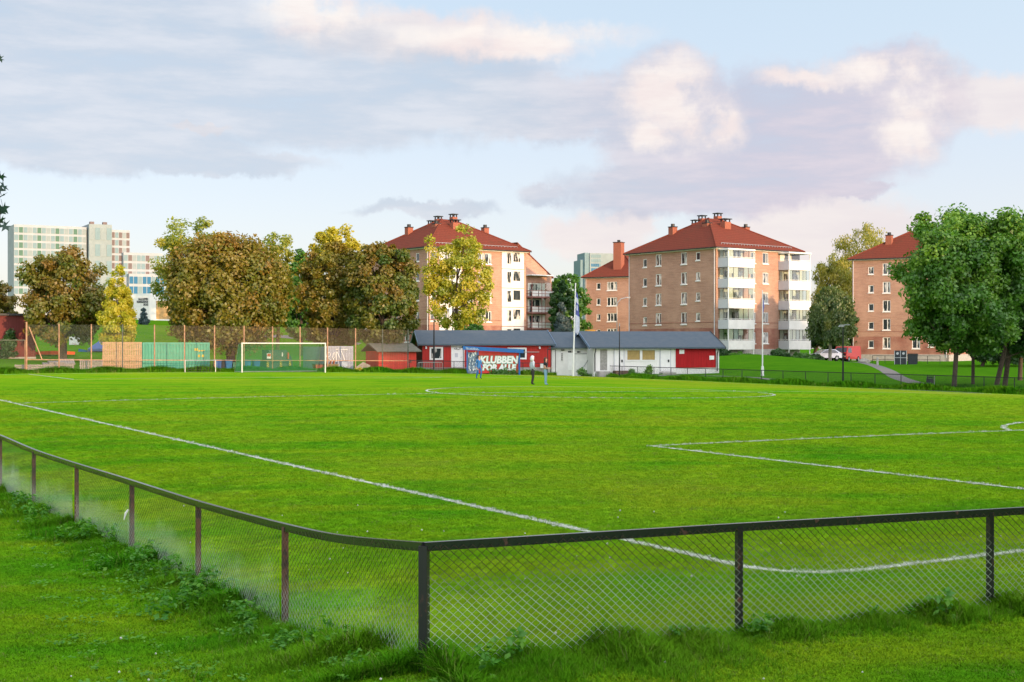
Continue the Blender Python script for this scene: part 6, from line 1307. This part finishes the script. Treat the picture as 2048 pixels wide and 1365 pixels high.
# ------------------------------------------------------------------ grass
mat_blade('blade_lawn'); mat_blade('blade_long', (.46, .70, .80)); mat_blade('blade_paint', white=True); mat_leaf('leaf_weed', (0.05, 0.22, 0.02), (0.09, 0.30, 0.022), (0.17, 0.40, 0.03), .35); mat('clover_flower', (.75, .75, .7), .9); mat('straw', (0.34, 0.25, 0.14), .9)
def tuft(name, n, rad, h, w, bend, mt, seed, k=2):
    rng = random.Random(seed); V = []; Fc = []
    for _ in range(n):
        a = rng.uniform(0, 6.283); r = rad * math.sqrt(rng.random()); x, y = r * math.cos(a), r * math.sin(a); hh = h * rng.uniform(.5, 1.2); d = rng.uniform(0, 6.283); b = bend * rng.uniform(.3, 1.3) * hh; wd = w * rng.uniform(.7, 1.3); px, py = -math.sin(d), math.cos(d); i = len(V)
        for s in range(k):
            f = s / k; ww = wd / 2 * (1 - f * .55); ox, oy = math.cos(d) * b * f * f, math.sin(d) * b * f * f; z = hh * f * (1 - .25 * f * bend); V += [(x + ox - px * ww, y + oy - py * ww, z), (x + ox + px * ww, y + oy + py * ww, z)]
        V.append((x + math.cos(d) * b, y + math.sin(d) * b, hh * (1 - .3 * bend)))
        for s in range(k - 1): Fc.append((i + 2 * s, i + 2 * s + 1, i + 2 * s + 3, i + 2 * s + 2))
        Fc.append((i + 2 * k - 2, i + 2 * k - 1, i + 2 * k))
    me = bpy.data.meshes.new(name); me.from_pydata(V, [], Fc); me.materials.append(mt); me.update(); return me
def weed(name, n, seed, s=.07):
    rng = np.random.default_rng(seed); C_ = np.stack([rng.normal(size=n) * .09, rng.normal(size=n) * .09, rng.uniform(.04, .38, n)], 1)
    return leaf_mesh(name, [leaf_cloud(C_, np.full(n, .05), 3, s, np.clip(rng.normal(.5, .25, n), 0, 1), rng, np.array([0, 0, 0.0]), up=1.4, aspect=1.7)], MATS['leaf_weed'])
def flat_weed(name, seed):
    rng = np.random.default_rng(seed); C_ = np.stack([rng.normal(size=9) * .06, rng.normal(size=9) * .06, np.full(9, .03)], 1); return leaf_mesh(name, [leaf_cloud(C_, np.full(9, .02), 2, .026, np.clip(rng.normal(.7, .2, 9), 0, 1), rng, np.array([0, 0, -1.0]), up=2.5, aspect=1.3)], MATS['leaf_weed'])
def scatter(name, meshes, pts, rot, scl, idx):
    col = bpy.data.collections.new(name + '_source')
    for k, me in enumerate(meshes): o = bpy.data.objects.new('%s_%02d' % (me.name, k), me); col.objects.link(o)
    n = len(pts); me = bpy.data.meshes.new(name); me.vertices.add(n); me.vertices.foreach_set('co', pts.astype(np.float32).ravel())
    for nm, ty, dat in (('rot', 'FLOAT_VECTOR', rot), ('scl', 'FLOAT', scl), ('idx', 'INT', idx)):
        a = me.attributes.new(nm, ty, 'POINT'); a.data.foreach_set('vector' if ty == 'FLOAT_VECTOR' else 'value', np.ascontiguousarray(dat, dtype=np.int32 if ty == 'INT' else np.float32).ravel())
    me.update(); o = kind(link(name, me), 'stuff')
    ng = bpy.data.node_groups.new(name, 'GeometryNodeTree'); ng.interface.new_socket('Geometry', in_out='INPUT', socket_type='NodeSocketGeometry'); ng.interface.new_socket('Geometry', in_out='OUTPUT', socket_type='NodeSocketGeometry')
    N = ng.nodes; L = ng.links; gi = N.new('NodeGroupInput'); go = N.new('NodeGroupOutput'); ci = N.new('GeometryNodeCollectionInfo'); ci.inputs['Collection'].default_value = col; ci.inputs['Separate Children'].default_value = True; ci.inputs['Reset Children'].default_value = True
    ip = N.new('GeometryNodeInstanceOnPoints'); ip.inputs['Pick Instance'].default_value = True
    def na(nm, ty): q = N.new('GeometryNodeInputNamedAttribute'); q.data_type = ty; q.inputs[0].default_value = nm; return q.outputs['Attribute']
    L.new(gi.outputs[0], ip.inputs['Points']); L.new(ci.outputs[0], ip.inputs['Instance']); L.new(na('idx', 'INT'), ip.inputs['Instance Index']); L.new(na('rot', 'FLOAT_VECTOR'), ip.inputs['Rotation']); L.new(na('scl', 'FLOAT'), ip.inputs['Scale']); L.new(ip.outputs[0], go.inputs[0])
    o.modifiers.new('scatter', 'NODES').node_group = ng; return o
def line_dist(x, y):
    u, v = uv_of(x, y); d = np.full(len(u), 9.0)
    for nm, pts in LINES:
        q = np.array(pts); a, b = q[:-1], q[1:]
        lo, hi = q.min(0) - .4, q.max(0) + .4; sel = np.where((u > lo[0]) & (u < hi[0]) & (v > lo[1]) & (v < hi[1]))[0]
        if not len(sel): continue
        p = np.stack([u[sel], v[sel]], 1); best = np.full(len(sel), 9.0)
        for i in range(len(a)):
            ab = b[i] - a[i]; t = np.clip(((p - a[i]) @ ab) / (ab @ ab), 0, 1); best = np.minimum(best, np.linalg.norm(p - a[i] - t[:, None] * ab, axis=1))
        d[sel] = np.minimum(d[sel], best)
    return d
def build_grass():
    rng = np.random.default_rng(11); poly = np.array([(p[0], p[1]) for p in NEAR_L + [CORNER] + NEAR_R])
    N = 210000; Yc = 9.5 * (80 / 9.5) ** rng.random(N); Yc = Yc[rng.random(N) < np.clip((84 - Yc) / 50, 0, 1)]; N = len(Yc); half = .40 * Yc + .8; X = rng.uniform(-1, 1, N) * half; Yv = Yc      # even density per log distance
    d = line_dist(X, Yv); white = d < .058 + rng.normal(size=N) * .008
    lawn = [tuft('lawn_tuft', 20, .08, .028, .0055, .9, MATS['blade_lawn'], s) for s in range(5)]; paint = [tuft('painted_tuft', 22, .05, .034, .006, .8, MATS['blade_paint'], 20 + s) for s in range(2)]
    idx = rng.integers(0, 5, N); idx[white] = 5 + rng.integers(0, 2, white.sum())
    scl = rng.uniform(.7, 1.25, N) * (1 + .012 * (Yv - 10)); rot = np.stack([rng.normal(size=N) * .12, rng.normal(size=N) * .12, rng.uniform(0, 6.28, N)], 1)
    scatter('lawn_grass', lawn + paint, np.stack([X, Yv, gz(X, Yv) - .003], 1), rot, scl, idx)
    # extra painted blades so that the marks read as sprayed grass
    P_ = []
    for nm, pts in LINES:
        q = np.array([xy_of(*p) for p in pts]); sg = np.linalg.norm(np.diff(q, axis=0), axis=1)
        for i in range(len(sg)):
            y = q[i][1]
            if y > 75 or abs(q[i][0]) > .45 * y + 2: continue
            n = int(sg[i] * np.clip(900 / y, 12, 70)); t = rng.random(n); nn = np.array([-(q[i + 1] - q[i])[1], (q[i + 1] - q[i])[0]]) / sg[i]; P_.append(q[i] + t[:, None] * (q[i + 1] - q[i]) + nn * (rng.normal(size=n) * .035)[:, None])
    P_ = np.concatenate(P_); n = len(P_)
    scatter('painted_grass', paint, np.stack([P_[:, 0], P_[:, 1], gz(P_[:, 0], P_[:, 1]) - .004], 1), np.stack([rng.normal(size=n) * .1, rng.normal(size=n) * .1, rng.uniform(0, 6.28, n)], 1), rng.uniform(.45, .95, n), rng.integers(0, 2, n))
    # long grass and weeds along the near fence
    A, B = poly[:-1], poly[1:]; L_ = np.linalg.norm(B - A, axis=1); pts = []; hs = []
    for i in range(len(A)):
        dd = (B[i] - A[i]) / L_[i]; nn = np.array([dd[1], -dd[0]]); nn = nn if nn @ -A[i] > 0 else -nn
        left = i < len(NEAR_L); n = int(L_[i] * (1900 if i in (len(NEAR_L) - 1, len(NEAR_L)) else 1250 if A[i][1] < 17 else 800)); s = rng.random(n) * L_[i]
        lat = np.abs(rng.normal(size=n)) * ((.42 if left else .28) + .40 * (i in (len(NEAR_L) - 1, len(NEAR_L)))) - .10; pts.append(A[i] + s[:, None] * dd + nn * lat[:, None]); clump = .62 + .38 * np.sin(s * 2.3 + i * 1.7) * np.sin(s * 5.1 + i)
        near_c = 1.0 + .50 * np.exp(-(np.linalg.norm(pts[-1] - np.array([-1.1, 11.6]), axis=1) / 1.3) ** 2) + .35 * np.exp(-(np.linalg.norm(pts[-1] - np.array([.6, 12.2]), axis=1) / 1.0) ** 2)
        hs.append((1.0 if left else .85) * np.clip(clump, .45, 1.2) * near_c * (1 - .5 * np.clip(lat / 1.1, 0, 1)))
    pts = np.concatenate(pts); hs = np.concatenate(hs); n = len(pts)
    longm = [tuft('long_tuft', 9, .05, .28, .0085, .9, MATS['blade_long'], 40 + s, 4) for s in range(5)] + [tuft('seed_stalks', 4, .03, .42, .003, .35, MATS['straw'], 60, 3)]
    ix = rng.integers(0, 5, n); ix[rng.random(n) < .012] = 5
    scatter('long_grass', longm, np.stack([pts[:, 0], pts[:, 1], gz(pts[:, 0], pts[:, 1]) - .01], 1), np.stack([rng.normal(size=n) * .15, rng.normal(size=n) * .15, rng.uniform(0, 6.28, n)], 1), hs * rng.uniform(.75, 1.2, n), ix)
    # broad-leaved weeds in patches
    W_ = []
    for cx, cy, sx, sy, n in ((-3.5, 15.6, .18, .45, 20), (-2.1, 12.95, .25, .2, 9), (-8.6, 23.9, .25, 1.0, 8)):
        W_.append(np.stack([cx + rng.normal(size=n) * sx, cy + rng.normal(size=n) * sy], 1))
    for i in range(3, len(A)):
        n = int(L_[i] * (4 if i < len(NEAR_L) else 1.5)); dd = (B[i] - A[i]) / L_[i]; nn = np.array([dd[1], -dd[0]]); nn = nn if nn @ -A[i] > 0 else -nn; W_.append(A[i] + (rng.random(n) * L_[i])[:, None] * dd + nn * (np.abs(rng.normal(size=n)) * .3)[:, None])
    W_ = np.concatenate(W_); n = len(W_); scatter('broad_leaved_weeds', [weed('weed', 26, 70 + s, .055) for s in range(4)], np.stack([W_[:, 0], W_[:, 1], gz(W_[:, 0], W_[:, 1])], 1), np.stack([rng.normal(size=n) * .1, rng.normal(size=n) * .1, rng.uniform(0, 6.28, n)], 1), rng.uniform(.3, .85, n), rng.integers(0, 4, n))
    n = 420; Yv = rng.uniform(9.8, 24, n); X = -.40 * Yv * rng.random(n) ** .7 + 1.0; u, v = uv_of(X, Yv); k = (u < -5.3); X, Yv = X[k], Yv[k]; n = len(X)
    scatter('clover_and_plantain', [flat_weed('flat_weed', 90 + s) for s in range(3)], np.stack([X, Yv, gz(X, Yv) + .02], 1), np.stack([np.zeros(n), np.zeros(n), rng.uniform(0, 6.28, n)], 1), rng.uniform(.6, 1.5, n), rng.integers(0, 3, n))
    fl = MB(); bmv = bmesh.new(); bmesh.ops.create_icosphere(bmv, subdivisions=1, radius=.011); fm = bpy.data.meshes.new('flower'); bmv.to_mesh(fm); bmv.free(); fm.materials.append(MATS['clover_flower'])
    n = 70; Yv = rng.uniform(10.5, 24, n); X = rng.uniform(-.4, .4, n) * Yv; scatter('clover_flowers', [fm], np.stack([X, Yv, gz(X, Yv) + .045], 1), np.zeros((n, 3)), rng.uniform(.6, 1.3, n), np.zeros(n))
    # unmown strip along the far fences
    F_ = []; 
    for k in range(5200): px = rng.uniform(1110, 2080); q = u_px(px, UF - .4 + rng.normal() * .45); F_.append(q)
    for k in range(4200): px = rng.uniform(-30, 845) if rng.random() < .85 else rng.uniform(845, 1110); q = v_px(px, VF - .3 + rng.normal() * .4); F_.append(q)
    for k in range(900): px = rng.uniform(1880, 2080); q = u_px(px, UF + 1.5 + abs(rng.normal()) * 2.5); F_.append(q)
    F_ = np.array(F_); n = len(F_); sc = rng.uniform(.6, 1.9, n) * (.7 + .5 * np.sin(F_[:, 0] * .9) ** 2); far = [tuft('rough_tuft', 26, .2, .3, .03, .6, MATS['blade_long'], 80 + s, 2) for s in range(3)]
    scatter('rough_grass', far, np.stack([F_[:, 0], F_[:, 1], gz(F_[:, 0], F_[:, 1]) - .01], 1), np.stack([np.zeros(n), np.zeros(n), rng.uniform(0, 6.28, n)], 1), sc, rng.integers(0, 3, n))
build_grass()
# give every panel-like copy of the setting its final state
bpy.context.view_layer.update()
